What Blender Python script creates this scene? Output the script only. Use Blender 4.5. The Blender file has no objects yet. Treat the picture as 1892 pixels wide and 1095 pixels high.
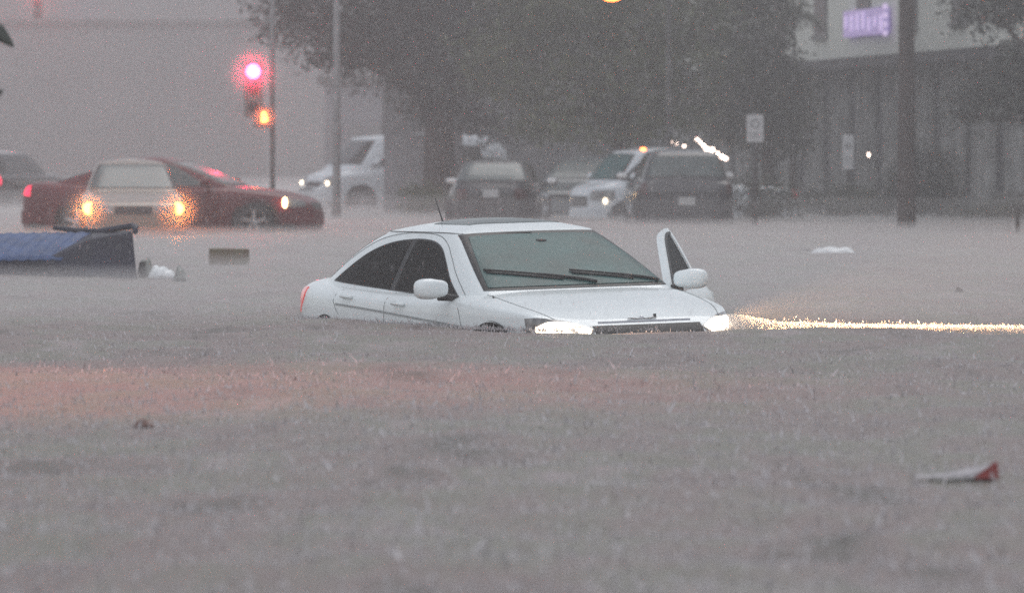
import bpy, math, random
import numpy as np
from mathutils import Vector, Matrix
R = math.radians
C = bpy.context.scene.collection
sc = bpy.context.scene
rng = np.random.default_rng(7)
random.seed(7)

# ------------------------------------------------------------------ camera, sky, sun, exposure
F = 12750.0; HZ = 295.0; HC = 1.205          # focal length in photo pixels, horizon row, camera height over the water
cam_d = bpy.data.cameras.new('camera'); cam = bpy.data.objects.new('camera', cam_d); C.objects.link(cam)
sc.camera = cam
cam.location = (0, 0, HC); cam.rotation_euler = (R(90) - math.atan((547.5 - HZ) / F), 0, 0)
cam_d.sensor_width = 36; cam_d.lens = F / 1892 * 36; cam_d.clip_start = 1; cam_d.clip_end = 3000
cam_d.dof.use_dof = True; cam_d.dof.focus_distance = 49.5; cam_d.dof.aperture_fstop = 5.0
SUN_EL, SUN_AZ = R(58), R(200)
w = bpy.data.worlds.new('World'); sc.world = w; w.use_nodes = True
nt = w.node_tree; nt.nodes.clear()
sky = nt.nodes.new('ShaderNodeTexSky'); sky.sky_type = 'NISHITA'; sky.sun_disc = False
sky.sun_elevation = SUN_EL; sky.sun_rotation = SUN_AZ; sky.air_density = 1.0; sky.dust_density = 1.0
hsv = nt.nodes.new('ShaderNodeHueSaturation'); hsv.inputs['Saturation'].default_value = 0.30
bg = nt.nodes.new('ShaderNodeBackground'); bg.inputs[1].default_value = 0.13
wo = nt.nodes.new('ShaderNodeOutputWorld')
nt.links.new(sky.outputs[0], hsv.inputs['Color']); nt.links.new(hsv.outputs[0], bg.inputs[0]); nt.links.new(bg.outputs[0], wo.inputs[0])
sl = bpy.data.lights.new('sun', 'SUN'); sl.energy = 0.9; sl.angle = R(40); sl.color = (1, .97, .93)
so = bpy.data.objects.new('sun', sl); C.objects.link(so)
so.rotation_euler = (R(90) - SUN_EL, 0, math.pi - SUN_AZ + math.pi)
sc.view_settings.view_transform = 'Standard'; sc.view_settings.look = 'None'
sc.view_settings.exposure = 0.19; sc.view_settings.gamma = 1
cy = sc.cycles
cy.use_denoising = False; cy.volume_bounces = 4; cy.max_bounces = 8; cy.diffuse_bounces = 3; cy.glossy_bounces = 3
cy.sample_clamp_indirect = 3; cy.sample_clamp_direct = 24

# ------------------------------------------------------------------ helpers
def at(px, py, d):                     # world point seen at photo pixel (px, py) at distance d
    return Vector(((px - 946) / F * d, d, HC - (py - HZ) / F * d))
def dw(py):                            # distance of the water seen at photo row py
    return F * HC / (py - HZ)
def prop(o, label=None, cat=None, group=None, kind=None):
    if label: o['label'] = label
    if cat: o['category'] = cat
    if group: o['group'] = group
    if kind: o['kind'] = kind
    return o
def empty(name, loc=(0, 0, 0), rz=0.0, parent=None):
    o = bpy.data.objects.new(name, None); C.objects.link(o); o.location = loc; o.rotation_euler = (0, 0, rz)
    o.empty_display_size = .1
    if parent: o.parent = parent
    return o
def mesh(name, V, Fs, mat, parent=None, smooth=True, loc=None):
    me = bpy.data.meshes.new(name); me.from_pydata([tuple(map(float, v)) for v in V], [], Fs); me.update()
    if smooth: me.polygons.foreach_set('use_smooth', [True] * len(me.polygons))
    if mat: me.materials.append(mat)
    o = bpy.data.objects.new(name, me); C.objects.link(o)
    if parent: o.parent = parent
    if loc is not None: o.location = loc
    return o
def autosmooth(o, ang=35):
    me = o.data
    try: me.set_sharp_from_angle(angle=R(ang))
    except Exception: pass
    return o
class MB:
    def __init__(s): s.V = []; s.F = []
    def add(s, V, Fs):
        n = len(s.V); s.V += [tuple(v) for v in V]; s.F += [tuple(i + n for i in f) for f in Fs]; return s
    def box(s, c, h, rot=None):        # centre, half sizes, optional Matrix
        V = []
        for i in (-1, 1):
            for j in (-1, 1):
                for k in (-1, 1):
                    p = Vector((i * h[0], j * h[1], k * h[2]))
                    if rot: p = rot @ p
                    V.append(Vector(c) + p)
        return s.add(V, [(0, 1, 3, 2), (4, 6, 7, 5), (0, 4, 5, 1), (2, 3, 7, 6), (0, 2, 6, 4), (1, 5, 7, 3)])
    def tube(s, pts, rad, n=8, cap=True):
        pts = [Vector(p) for p in pts]; m = len(pts)
        rr = rad if hasattr(rad, '__len__') else [rad] * m
        V = []; up = None
        for i, p in enumerate(pts):
            t = (pts[min(i + 1, m - 1)] - pts[max(i - 1, 0)]).normalized()
            if up is None:
                up = Vector((0, 0, 1)) if abs(t.z) < .9 else Vector((1, 0, 0))
            a = t.cross(up).normalized(); b = a.cross(t).normalized(); up = b
            for k in range(n):
                th = 2 * math.pi * k / n
                V.append(p + (a * math.cos(th) + b * math.sin(th)) * rr[i])
        Fs = []
        for i in range(m - 1):
            for k in range(n):
                k2 = (k + 1) % n
                Fs.append((i * n + k, i * n + k2, (i + 1) * n + k2, (i + 1) * n + k))
        if cap:
            Fs.append(tuple(range(n))[::-1]); Fs.append(tuple((m - 1) * n + k for k in range(n)))
        return s.add(V, Fs)
    def lathe(s, prof, c=(0, 0, 0), axis='z', n=24):   # prof: (radius, height) rows
        V = []
        for r, h in prof:
            for k in range(n):
                th = 2 * math.pi * k / n; a, b = r * math.cos(th), r * math.sin(th)
                p = {'z': (a, b, h), 'y': (a, h, b), 'x': (h, a, b)}[axis]
                V.append(Vector(c) + Vector(p))
        m = len(prof); Fs = []
        for i in range(m - 1):
            for k in range(n):
                k2 = (k + 1) % n
                Fs.append((i * n + k, i * n + k2, (i + 1) * n + k2, (i + 1) * n + k))
        return s.add(V, Fs)
    def make(s, name, mat, parent=None, smooth=False, loc=None):
        return mesh(name, s.V, s.F, mat, parent, smooth, loc)
def blob(c, r, e=3.0, n=20, m=12, tilt=None):          # a rounded superellipsoid
    V = []; Fs = []
    sp = lambda a, p: math.copysign(abs(a) ** (2 / p), a)
    for i in range(m + 1):
        ph = -math.pi / 2 + math.pi * i / m
        for k in range(n):
            th = 2 * math.pi * k / n
            p = Vector((r[0] * sp(math.cos(ph), e) * sp(math.cos(th), e), r[1] * sp(math.cos(ph), e) * sp(math.sin(th), e), r[2] * sp(math.sin(ph), e)))
            if tilt: p = tilt @ p
            V.append(Vector(c) + p)
    for i in range(m):
        for k in range(n):
            k2 = (k + 1) % n
            Fs.append((i * n + k, i * n + k2, (i + 1) * n + k2, (i + 1) * n + k))
    return V, Fs

# ------------------------------------------------------------------ materials
def mat(name, col, rough=.5, metal=0.0, coat=0.0, var=0.0, vscale=3.0, bump=0.0, bscale=20.0, emit=None, es=0.0, spec=.5, col2=None):
    m = bpy.data.materials.new(name); m.use_nodes = True
    n = m.node_tree.nodes; L = m.node_tree.links; p = n['Principled BSDF']
    p.inputs['Base Color'].default_value = (*col, 1); p.inputs['Roughness'].default_value = rough
    p.inputs['Metallic'].default_value = metal; p.inputs['Coat Weight'].default_value = coat
    p.inputs['Coat Roughness'].default_value = .08; p.inputs['Specular IOR Level'].default_value = spec
    tc = n.new('ShaderNodeTexCoord')
    if var or col2:
        t = n.new('ShaderNodeTexNoise'); t.inputs['Scale'].default_value = vscale; t.inputs['Detail'].default_value = 6
        L.new(tc.outputs['Object'], t.inputs['Vector'])
        r = n.new('ShaderNodeValToRGB'); r.color_ramp.elements[0].position = .32; r.color_ramp.elements[1].position = .68
        a = [c * (1 - var) for c in col]; b = list(col2) if col2 else [min(1, c * (1 + var)) for c in col]
        r.color_ramp.elements[0].color = (*a, 1); r.color_ramp.elements[1].color = (*b, 1)
        L.new(t.outputs['Fac'], r.inputs[0]); L.new(r.outputs[0], p.inputs['Base Color'])
    if bump:
        t = n.new('ShaderNodeTexNoise'); t.inputs['Scale'].default_value = bscale; t.inputs['Detail'].default_value = 4
        L.new(tc.outputs['Object'], t.inputs['Vector'])
        b = n.new('ShaderNodeBump'); b.inputs['Strength'].default_value = bump; b.inputs['Distance'].default_value = .02
        L.new(t.outputs['Fac'], b.inputs['Height']); L.new(b.outputs[0], p.inputs['Normal'])
    if emit:
        m.cycles.emission_sampling = 'NONE'
        p.inputs['Emission Color'].default_value = (*emit, 1); p.inputs['Emission Strength'].default_value = es
    return m
M = {}
def paint(name, col, **k): M[name] = mat(name, col, rough=.32, coat=.6, var=.05, vscale=2.5, bump=.22, bscale=130, **k)
paint('white_paint', (.86, .92, .93)); M['red_paint'] = mat('red_paint', (.115, .003, .010), rough=.4, coat=.15, spec=.3, var=.1, vscale=2.5); paint('beige_paint', (.27, .21, .165))
paint('dark_paint', (.025, .025, .032)); paint('grey_paint', (.11, .13, .14)); paint('van_paint', (.66, .70, .74)); paint('black_paint', (.02, .02, .024))
M['glass'] = mat('dark_glass', (.012, .013, .012), rough=.12, coat=.3, var=.5, vscale=6, bump=.12, bscale=70)
M['tint'] = mat('tinted_glass', (.004, .004, .004), rough=.35, var=.5, vscale=8, bump=.1, bscale=90, spec=.03)
M['screen'] = mat('windscreen_glass', (.008, .072, .072), rough=.38, coat=.04, spec=.35, var=.35, vscale=4, bump=.25, bscale=60)
M['haze_glass'] = mat('wet_glass', (.075, .10, .10), rough=.35, coat=.2, var=.2, vscale=4)
M['trim'] = mat('black_trim', (.012, .012, .013), rough=.45, var=.4, vscale=30)
M['soft_seam'] = mat('soft_shut_line', (.22, .24, .24), rough=.7, var=.2, vscale=30)
M['moulding'] = mat('moulding', (.26, .28, .28), rough=.5, var=.2, vscale=30)
M['seam'] = mat('shut_line', (.05, .055, .055), rough=.8, var=.3, vscale=30)
M['tyre'] = mat('rubber', (.02, .02, .02), rough=.8, var=.3, vscale=20)
M['rim'] = mat('alloy', (.42, .42, .44), rough=.35, metal=.7, var=.15, vscale=20)
M['chrome'] = mat('chrome', (.6, .6, .62), rough=.2, metal=1, var=.1, vscale=20)
M['lens'] = mat('headlight_lens', (.22, .22, .22), rough=.15, coat=1, var=.6, vscale=18)
M['redlens'] = mat('red_lens', (.25, .01, .01), rough=.2, coat=1, var=.4, vscale=25, emit=(1, .03, .02), es=.45)
M['redlit'] = mat('lit_red_lens', (.3, .01, .02), rough=.3, var=.3, vscale=25, emit=(1, .02, .08), es=2.0)
M['concrete'] = mat('concrete', (.16, .16, .155), rough=.8, var=.2, vscale=1.5, bump=.3, bscale=30)
M['smoked'] = mat('smoked_red_lens', (.06, .012, .012), rough=.25, coat=.5, var=.4, vscale=25)
M['plate'] = mat('number_plate', (.5, .5, .5), rough=.5, var=.25, vscale=30)
def lit(name, col, s): M[name] = mat(name, (.5, .5, .5), rough=.4, emit=col, es=s, var=.2, vscale=20)
lit('lamp_white', (1, .80, .58), 9); lit('lamp_amber', (1, .42, .06), 13); _n = M['lamp_white'].node_tree; _t = _n.nodes.new('ShaderNodeTexNoise'); _t.inputs['Scale'].default_value = 22; _m = _n.nodes.new('ShaderNodeMapRange')
_m.inputs[1].default_value = .35; _m.inputs[2].default_value = .62; _m.inputs[3].default_value = .5; _m.inputs[4].default_value = 9
_c = _n.nodes.new('ShaderNodeTexCoord'); _n.links.new(_c.outputs['Object'], _t.inputs['Vector']); _n.links.new(_t.outputs['Fac'], _m.inputs[0]); _n.links.new(_m.outputs[0], _n.nodes['Principled BSDF'].inputs['Emission Strength'])
lit('lamp_warm', (1, .62, .28), 14)
lit('lamp_red', (1, .05, .16), 26); lit('lamp_orange', (1, .16, .02), 14); lit('bulb', (1, .74, .62), 9); lit('neon', (.36, .20, .9), .30)
lit('neon2', (.75, .55, 1), .6)

# ------------------------------------------------------------------ setting: ground, water
def road_z(y):
    return float(np.interp(y, [0, 62, 112, 131, 160, 2000], [-.715, -.715, -.20, -.16, -.12, -.12]))
M['asphalt'] = mat('asphalt', (.05, .05, .05), rough=.85, var=.3, vscale=2, bump=.5, bscale=120)
ys = [-60, 0, 30, 62, 75, 90, 112, 131, 160, 400, 1500]
V = []; Fs = []
for y in ys:
    for x in (-700, 700): V.append((x, y, road_z(y)))
for i in range(len(ys) - 1): Fs.append((2 * i, 2 * i + 1, 2 * i + 3, 2 * i + 2))
prop(mesh('road', V, Fs, M['asphalt'], smooth=False), 'flooded asphalt road under the brown floodwater', 'road', kind='structure')
# water: one large sheet with a rain-beaten surface
def water_mat():
    m = bpy.data.materials.new('floodwater'); m.use_nodes = True
    n = m.node_tree.nodes; L = m.node_tree.links; p = n['Principled BSDF']
    g = n.new('ShaderNodeNewGeometry')
    def noise(scale, detail, stretch=(1, 1, 1)):
        mp = n.new('ShaderNodeMapping'); mp.inputs['Scale'].default_value = stretch
        L.new(g.outputs['Position'], mp.inputs['Vector'])
        t = n.new('ShaderNodeTexNoise'); t.inputs['Scale'].default_value = scale; t.inputs['Detail'].default_value = detail
        L.new(mp.outputs[0], t.inputs['Vector']); return t
    a = noise(1.0, 9, (1.3, .30, 1)); a.inputs['Roughness'].default_value = .62; r = n.new('ShaderNodeValToRGB')
    e = r.color_ramp.elements; e[0].position = .3; e[0].color = (.095, .085, .07, 1); e[1].position = .7; e[1].color = (.34, .27, .275, 1)
    x = e.new(.45); x.color = (.24, .185, .175, 1); x = e.new(.57); x.color = (.205, .195, .16, 1)
    L.new(a.outputs['Fac'], r.inputs[0]); L.new(r.outputs[0], p.inputs['Base Color'])
    p.inputs['Roughness'].default_value = .42; p.inputs['IOR'].default_value = 1.33
    prev = None
    for sca, det, stre, dist, st in ((38, 3, (1, 1, 1), .03, .9), (5.5, 4, (1, .6, 1), .05, .6), (.9, 3, (1, .5, 1), .25, .6)):
        t = noise(sca, det, st if isinstance(st, tuple) else stre); b = n.new('ShaderNodeBump')
        b.inputs['Strength'].default_value = st; b.inputs['Distance'].default_value = dist
        L.new(t.outputs['Fac'], b.inputs['Height'])
        if prev: L.new(prev.outputs[0], b.inputs['Normal'])
        prev = b
    L.new(prev.outputs[0], p.inputs['Normal'])
    return m
M['water'] = water_mat()
# near part finely gridded with low waves, far part flat
def wave(x, y):
    return .016 * np.sin(1.9 * x + .7 * y + 2 * np.sin(.31 * y)) + .012 * np.sin(4.1 * y - 1.3 * x + 1.5 * np.sin(.9 * x)) + .007 * np.sin(9 * x + 7.3 * y)
xs = np.linspace(-14, 16, 181); yy = np.concatenate([np.linspace(12, 60, 260), np.linspace(60.3, 160, 200)])
X, Y = np.meshgrid(xs, yy); fade = np.clip((Y - 12) / 3, 0, 1) * np.clip((160 - Y) / 20, 0, 1) * np.clip((X + 14) / 2, 0, 1) * np.clip((16 - X) / 2, 0, 1)
Z = wave(X, Y) * fade
V = np.stack([X.ravel(), Y.ravel(), Z.ravel()], 1); nx = len(xs); Fs = []
for i in range(len(yy) - 1):
    for j in range(nx - 1): Fs.append((i * nx + j, i * nx + j + 1, (i + 1) * nx + j + 1, (i + 1) * nx + j))
V = V.tolist(); b = len(V)
o = 900
V += [(-o, -o, 0), (o, -o, 0), (o, 1500, 0), (-o, 1500, 0), (-14, 12, 0), (16, 12, 0), (16, 160, 0), (-14, 160, 0)]
Fs += [(b, b + 1, b + 5, b + 4), (b + 1, b + 2, b + 6, b + 5), (b + 2, b + 3, b + 7, b + 6), (b + 3, b, b + 4, b + 7)]
prop(mesh('water', V, Fs, M['water']), 'grey brown floodwater beaten by rain, covering the whole street', 'floodwater', kind='structure')

# ------------------------------------------------------------------ car builder
def tab(pts, sm=.05):
    pts = sorted(pts); a = np.array([p[0] for p in pts]); b = np.array([p[1] for p in pts])
    if sm <= 0: return lambda v: float(np.interp(v, a, b))
    g = np.linspace(a[0] - 3 * sm, a[-1] + 3 * sm, 900); f = np.interp(g, a, b); st = g[1] - g[0]
    k = np.arange(-int(3 * sm / st), int(3 * sm / st) + 1) * st; k = np.exp(-k * k / (2 * sm * sm)) if len(k) > 1 else np.ones(1); k /= k.sum()
    fe = np.concatenate([np.full(len(k), f[0]), f, np.full(len(k), f[-1])])
    s = np.convolve(fe, k, 'same')[len(k):-len(k)]
    return lambda v: float(np.interp(v, g, s))
class Shape:
    def __init__(s, d):
        s.d = d; s.xf, s.xr, s.W = d['xf'], d['xr'], d['W']; s.pf, s.pr, s.ns = d.get('pf', 4.5), d.get('pr', 4.5), d.get('ns', 4.0)
        s.xm = .5 * (s.xf + s.xr); s.T = tab(d['top'], d.get('tsm', .05)); s.zs = d.get('zs', .70); s.z0 = d.get('z0', .20)
        s.cxf, s.cxr, s.cw = tab(d['cf'], .02), tab(d['cr'], .02), tab(d['cw'], .02)
        s.c0, s.c1 = d['c0'], d['c1']; s.cxc = d.get('cxc', -.35); s.cpf, s.cpr = d.get('cpf', 8.), d.get('cpr', 5.)
        s.cb = min(p[0] for p in d['cw'])
        s.ax = d['ax']; s.wr = d.get('wr', .33)
    def w(s, x):
        u = (x - s.xm) / ((s.xf if x > s.xm else s.xr) - s.xm); p = s.pf if x > s.xm else s.pr
        return s.W * max(0, 1 - min(1, abs(u)) ** p) ** (1 / p)
    def zm(s, x): return min(s.zs, s.T(x) - .06)
    def sidey(s, x, z):
        w_, zm, T = s.w(x), s.zm(x), s.T(x)
        if z <= zm: return w_ * (1 - .055 * ((zm - z) / (zm - s.z0)) ** 2)
        q = (z - zm) / (T - zm)
        return w_ * max(0, 1 - min(1, q) ** s.ns) ** (1 / s.ns)
    def wrap(s, y, z, sg, sd, L_=.30):      # point on an end face, wrapping at most L_ round the corner
        x = s.endx(y, z, sg); lim = (s.xf if sg > 0 else s.xr) - sg * L_
        if (lim - x) * sg > 0: x = lim; y = s.sidey(x, z)
        return (x, sd * y, z)
    def topz(s, x, y):
        w_ = max(s.w(x), 1e-4); zm, T = s.zm(x), s.T(x)
        return zm + (T - zm) * max(0, 1 - min(1, abs(y) / w_) ** s.ns) ** (1 / s.ns)
    def endx(s, y, z, sg=1):             # front (sg 1) or rear (-1) surface of the body
        a, b = s.xm, (s.xf if sg > 0 else s.xr)
        for _ in range(30):
            m_ = .5 * (a + b)
            if s.sidey(m_, z) > abs(y) and z < s.T(m_): a = m_
            else: b = m_
        return a
    def cparam(s, z):
        if z <= s.c0: return s.cw(z), s.cxf(z), s.cxr(z)
        q = math.sqrt(max(0, 1 - (z - s.c0) / (s.c1 - s.c0)))
        return s.cw(s.c0) * q, s.cxc + (s.cxf(s.c0) - s.cxc) * q, s.cxc + (s.cxr(s.c0) - s.cxc) * q
    def cy(s, x, z):
        w_, a, b = s.cparam(z); u = abs((x - s.cxc) / ((a if x > s.cxc else b) - s.cxc)); p = s.cpf if x > s.cxc else s.cpr
        return w_ * max(0, 1 - min(1, u) ** p) ** (1 / p)
    def cx(s, y, z, sg=1):
        w_, a, b = s.cparam(z); p = s.cpf if sg > 0 else s.cpr
        return s.cxc + ((a if sg > 0 else b) - s.cxc) * max(0, 1 - min(1, abs(y) / w_) ** p) ** (1 / p)
    def roofz(s, x, y):
        lo, hi = s.cb, s.c1
        for _ in range(30):
            m_ = .5 * (lo + hi)
            if s.cy(x, m_) > abs(y) and s.cparam(m_)[2] < x < s.cparam(m_)[1]: lo = m_
            else: hi = m_
        return lo
def patch(name, fn, ns, nv, m, parent, off=.003, thick=.006, out=None, smooth=True):
    G = [[Vector(fn(i / ns, j / nv)) for j in range(nv + 1)] for i in range(ns + 1)]
    N = [[None] * (nv + 1) for _ in range(ns + 1)]
    for i in range(ns + 1):
        for j in range(nv + 1):
            a = G[min(i + 1, ns)][j] - G[max(i - 1, 0)][j]; b = G[i][min(j + 1, nv)] - G[i][max(j - 1, 0)]
            if b.length < 1e-5: b = G[min(i + 1, ns) if i < ns else i - 1][min(j + 1, nv)] - G[min(i + 1, ns) if i < ns else i - 1][max(j - 1, 0)]
            if a.length < 1e-5: a = G[i][min(j + 1, nv)] - G[i][max(j - 1, 0)]
            n = a.cross(b); n = n.normalized() if n.length > 1e-9 else Vector(out)
            if n.dot(Vector(out)) < 0: n = -n
            N[i][j] = n
    V = [G[i][j] + N[i][j] * off for i in range(ns + 1) for j in range(nv + 1)]
    B = [G[i][j] + N[i][j] * (off - thick) for i in range(ns + 1) for j in range(nv + 1)]
    k = len(V); idx = lambda i, j: i * (nv + 1) + j; Fs = []
    for i in range(ns):
        for j in range(nv):
            q = (idx(i, j), idx(i + 1, j), idx(i + 1, j + 1), idx(i, j + 1)); Fs.append(q); Fs.append(tuple(a + k for a in q[::-1]))
    ring = [idx(i, 0) for i in range(ns + 1)] + [idx(ns, j) for j in range(1, nv + 1)] + [idx(i, nv) for i in range(ns - 1, -1, -1)] + [idx(0, j) for j in range(nv - 1, 0, -1)]
    for a, b_ in zip(ring, ring[1:] + ring[:1]): Fs.append((a, a + k, b_ + k, b_))
    o = mesh(name, V + B, Fs, m, parent, smooth); autosmooth(o, 50)
    # face normals outward
    bm_fix(o); return o
def bm_fix(o):
    import bmesh
    b = bmesh.new(); b.from_mesh(o.data); bmesh.ops.remove_doubles(b, verts=b.verts, dist=1e-5); bmesh.ops.recalc_face_normals(b, faces=b.faces); b.to_mesh(o.data); b.free()
def curve2(pts, sm=0):
    a = [p[0] for p in pts]; b = [p[1] for p in pts]
    def f(t):
        # piecewise catmull-rom in index of x
        n = len(pts); u = t * (n - 1); i = min(int(u), n - 2); u -= i
        P = lambda k: pts[max(0, min(n - 1, k))]
        p0, p1, p2, p3 = P(i - 1), P(i), P(i + 1), P(i + 2)
        if i == 0: p0 = (2 * p1[0] - p2[0], 2 * p1[1] - p2[1])
        if i == n - 2: p3 = (2 * p2[0] - p1[0], 2 * p2[1] - p1[1])
        return tuple(.5 * (2 * p1[k] + (p2[k] - p0[k]) * u + (2 * p0[k] - 5 * p1[k] + 4 * p2[k] - p3[k]) * u * u + (3 * p1[k] - p0[k] - 3 * p2[k] + p3[k]) * u ** 3) for k in (0, 1))
    return f
def window_patch(name, surf, lo, up, m, parent, out, off=.004, n=28, nv=10, thick=.007):
    cl, cu = curve2(lo), curve2(up)
    def fn(s, v):
        a, b = cl(s), cu(s); return surf(a[0] + (b[0] - a[0]) * v, a[1] + (b[1] - a[1]) * v)
    return patch(name, fn, n, nv, m, parent, off, thick, out)
def ribbon(name, pts3, width, m, parent, out, off=.003):
    pts3 = [Vector(p) for p in pts3]; n = len(pts3) - 1; o_ = Vector(out)
    def fn(s, v):
        i = min(int(round(s * n)), n); p = pts3[i]; t = (pts3[min(i + 1, n)] - pts3[max(i - 1, 0)]).normalized()
        return p + t.cross(o_).normalized() * width * (v - .5)
    return patch(name, fn, n, 1, m, parent, off, .004, out)
def make_body(S, pm, root):
    xs = set(np.linspace(S.xr, S.xf, 90).tolist())
    for t in np.linspace(0, 1, 14): xs.add(S.xr + .25 * t * t); xs.add(S.xf - .25 * t * t)
    Ra = S.wr + .055
    for a in S.ax:
        for t in np.linspace(-1, 1, 27): xs.add(a + Ra * math.sin(t * math.pi / 2))
        xs.add(a - Ra - .004); xs.add(a + Ra + .004)
    xs = sorted(xs); J1, J2 = 9, 14; rows = []
    for x in xs:
        zl = S.z0
        for a in S.ax:
            if abs(x - a) < Ra: zl = max(zl, S.wr - .01 + math.sqrt(max(0, Ra * Ra - (x - a) ** 2)))
        T, zm = S.T(x), S.zm(x); zl = min(zl, zm - .02); w_ = S.w(x); r = []
        for j in range(J1): z = zl + (zm - zl) * j / J1; r.append((S.sidey(x, z), z))
        for j in range(J2 + 1):
            a = math.pi / 2 * j / J2; e = 2 / S.ns
            r.append((w_ * math.cos(a) ** e if j < J2 else 0, zm + (T - zm) * math.sin(a) ** e))
        rows.append([(x, -y, z) for y, z in r] + [(x, y, z) for y, z in r[-2::-1]])
    n = len(rows[0]); V = [p for r in rows for p in r]; Fs = []
    for i in range(len(rows) - 1):
        for j in range(n - 1): Fs.append((i * n + j, (i + 1) * n + j, (i + 1) * n + j + 1, i * n + j + 1))
    o = mesh('body', V, Fs, pm, root); bm_fix(o); autosmooth(o, 40)
    u = MB(); zb = S.z0 + .02                 # dark floor pan and wheel housings
    u.box((S.xm, 0, S.z0 + .06), ((S.xf - S.xr) / 2 - .25, S.W - .12, .05))
    for a in S.ax:
        for sg in (-1, 1):
            pr = [(Ra + .01, -.0), (Ra + .01, -.32)]
            c = (a, sg * (S.W - .03), S.wr); V2 = []; nn = 20
            for h in (0, -.26):
                for k in range(nn + 1):
                    th = math.pi * k / nn; V2.append((a + (Ra + .012) * math.cos(th), sg * (S.W - .035 + h), S.wr - .01 + (Ra + .012) * math.sin(th)))
            F2 = [(k, k + 1, nn + 2 + k, nn + 1 + k) for k in range(nn)] + [tuple(range(nn + 1, 2 * nn + 2))]
            u.add(V2, F2)
    u.make('underbody', M['trim'], root)
    return o
def make_cabin(S, pm, root):
    zs = list(np.linspace(S.cb, S.c0, 26)) + [S.c0 + (S.c1 - S.c0) * (1 - (1 - t) ** 2) for t in np.linspace(0, 1, 16)[1:]]
    V = []; n = 96
    sp = lambda a, p: math.copysign(abs(a) ** (2 / p), a)
    for z in zs:
        w_, a, b = S.cparam(min(z, S.c1 - 1e-7))
        for k in range(n):
            th = 2 * math.pi * (k + .5) / n; c_, s_ = math.cos(th), math.sin(th)
            p = S.cpf if c_ > 0 else S.cpr; ln = (a if c_ > 0 else b) - S.cxc
            V.append((S.cxc + abs(sp(c_, p)) * ln, w_ * sp(s_, p), z))
    Fs = []
    for i in range(len(zs) - 1):
        for k in range(n):
            k2 = (k + 1) % n; Fs.append((i * n + k, i * n + k2, (i + 1) * n + k2, (i + 1) * n + k))
    Fs.append(tuple((len(zs) - 1) * n + k for k in range(n)))
    o = mesh('roof', V, Fs, pm, root); bm_fix(o); autosmooth(o, 28); return o
def make_wheel(S, x, sg, root, spokes=5):
    r = S.wr; y = sg * (S.W - .10); wv = empty('wheel', (x, y, r), 0, root); wd = .10
    t = MB().lathe([(r * .66, -wd), (r * .93, -wd), (r, -wd * .6), (r, wd * .6), (r * .93, wd), (r * .66, wd)], axis='y', n=32)
    t.make('tyre', M['tyre'], wv, True)
    m = MB().lathe([(r * .68, -wd), (r * .68, wd * .9 * sg), (r * .62, wd * .9 * sg), (r * .6, wd * .3 * sg)], axis='y', n=32)
    for k in range(spokes):
        th = 2 * math.pi * k / spokes + .3; rot = Matrix.Rotation(-th, 3, 'Y')
        m.box(rot @ Vector((r * .34, wd * .62 * sg, 0)), (r * .32, .012, r * .09), rot)
    m.lathe([(.0, wd * .8 * sg), (r * .16, wd * .75 * sg), (r * .16, wd * .3 * sg)], axis='y', n=16)
    m.make('rim', M['rim'], wv)
def side_mirror(S, x, y, z, sg, pm, root, name='side_mirror'):
    e = empty(name, (x, y, z), 0, root)
    V, Fs = blob((0, sg * .01, 0), (.085, .125, .075), 3.2)
    V = [(v[0] * (1 if v[0] > 0 else .7), v[1], v[2] * (1 - .12 * (sg * v[1] < 0))) for v in V]
    mesh('mirror_cap', V, Fs, pm, e)
    MB().tube([(.0, -sg * .05, -.055), (.01, -sg * .20, -.075)], [.032, .022], 8).make('mirror_arm', M['trim'], e, True)
    V, Fs = blob((-.062, sg * .01, 0), (.006, .105, .055), 3.2); mesh('mirror_glass', V, Fs, M['chrome'], e)
    return e
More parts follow.
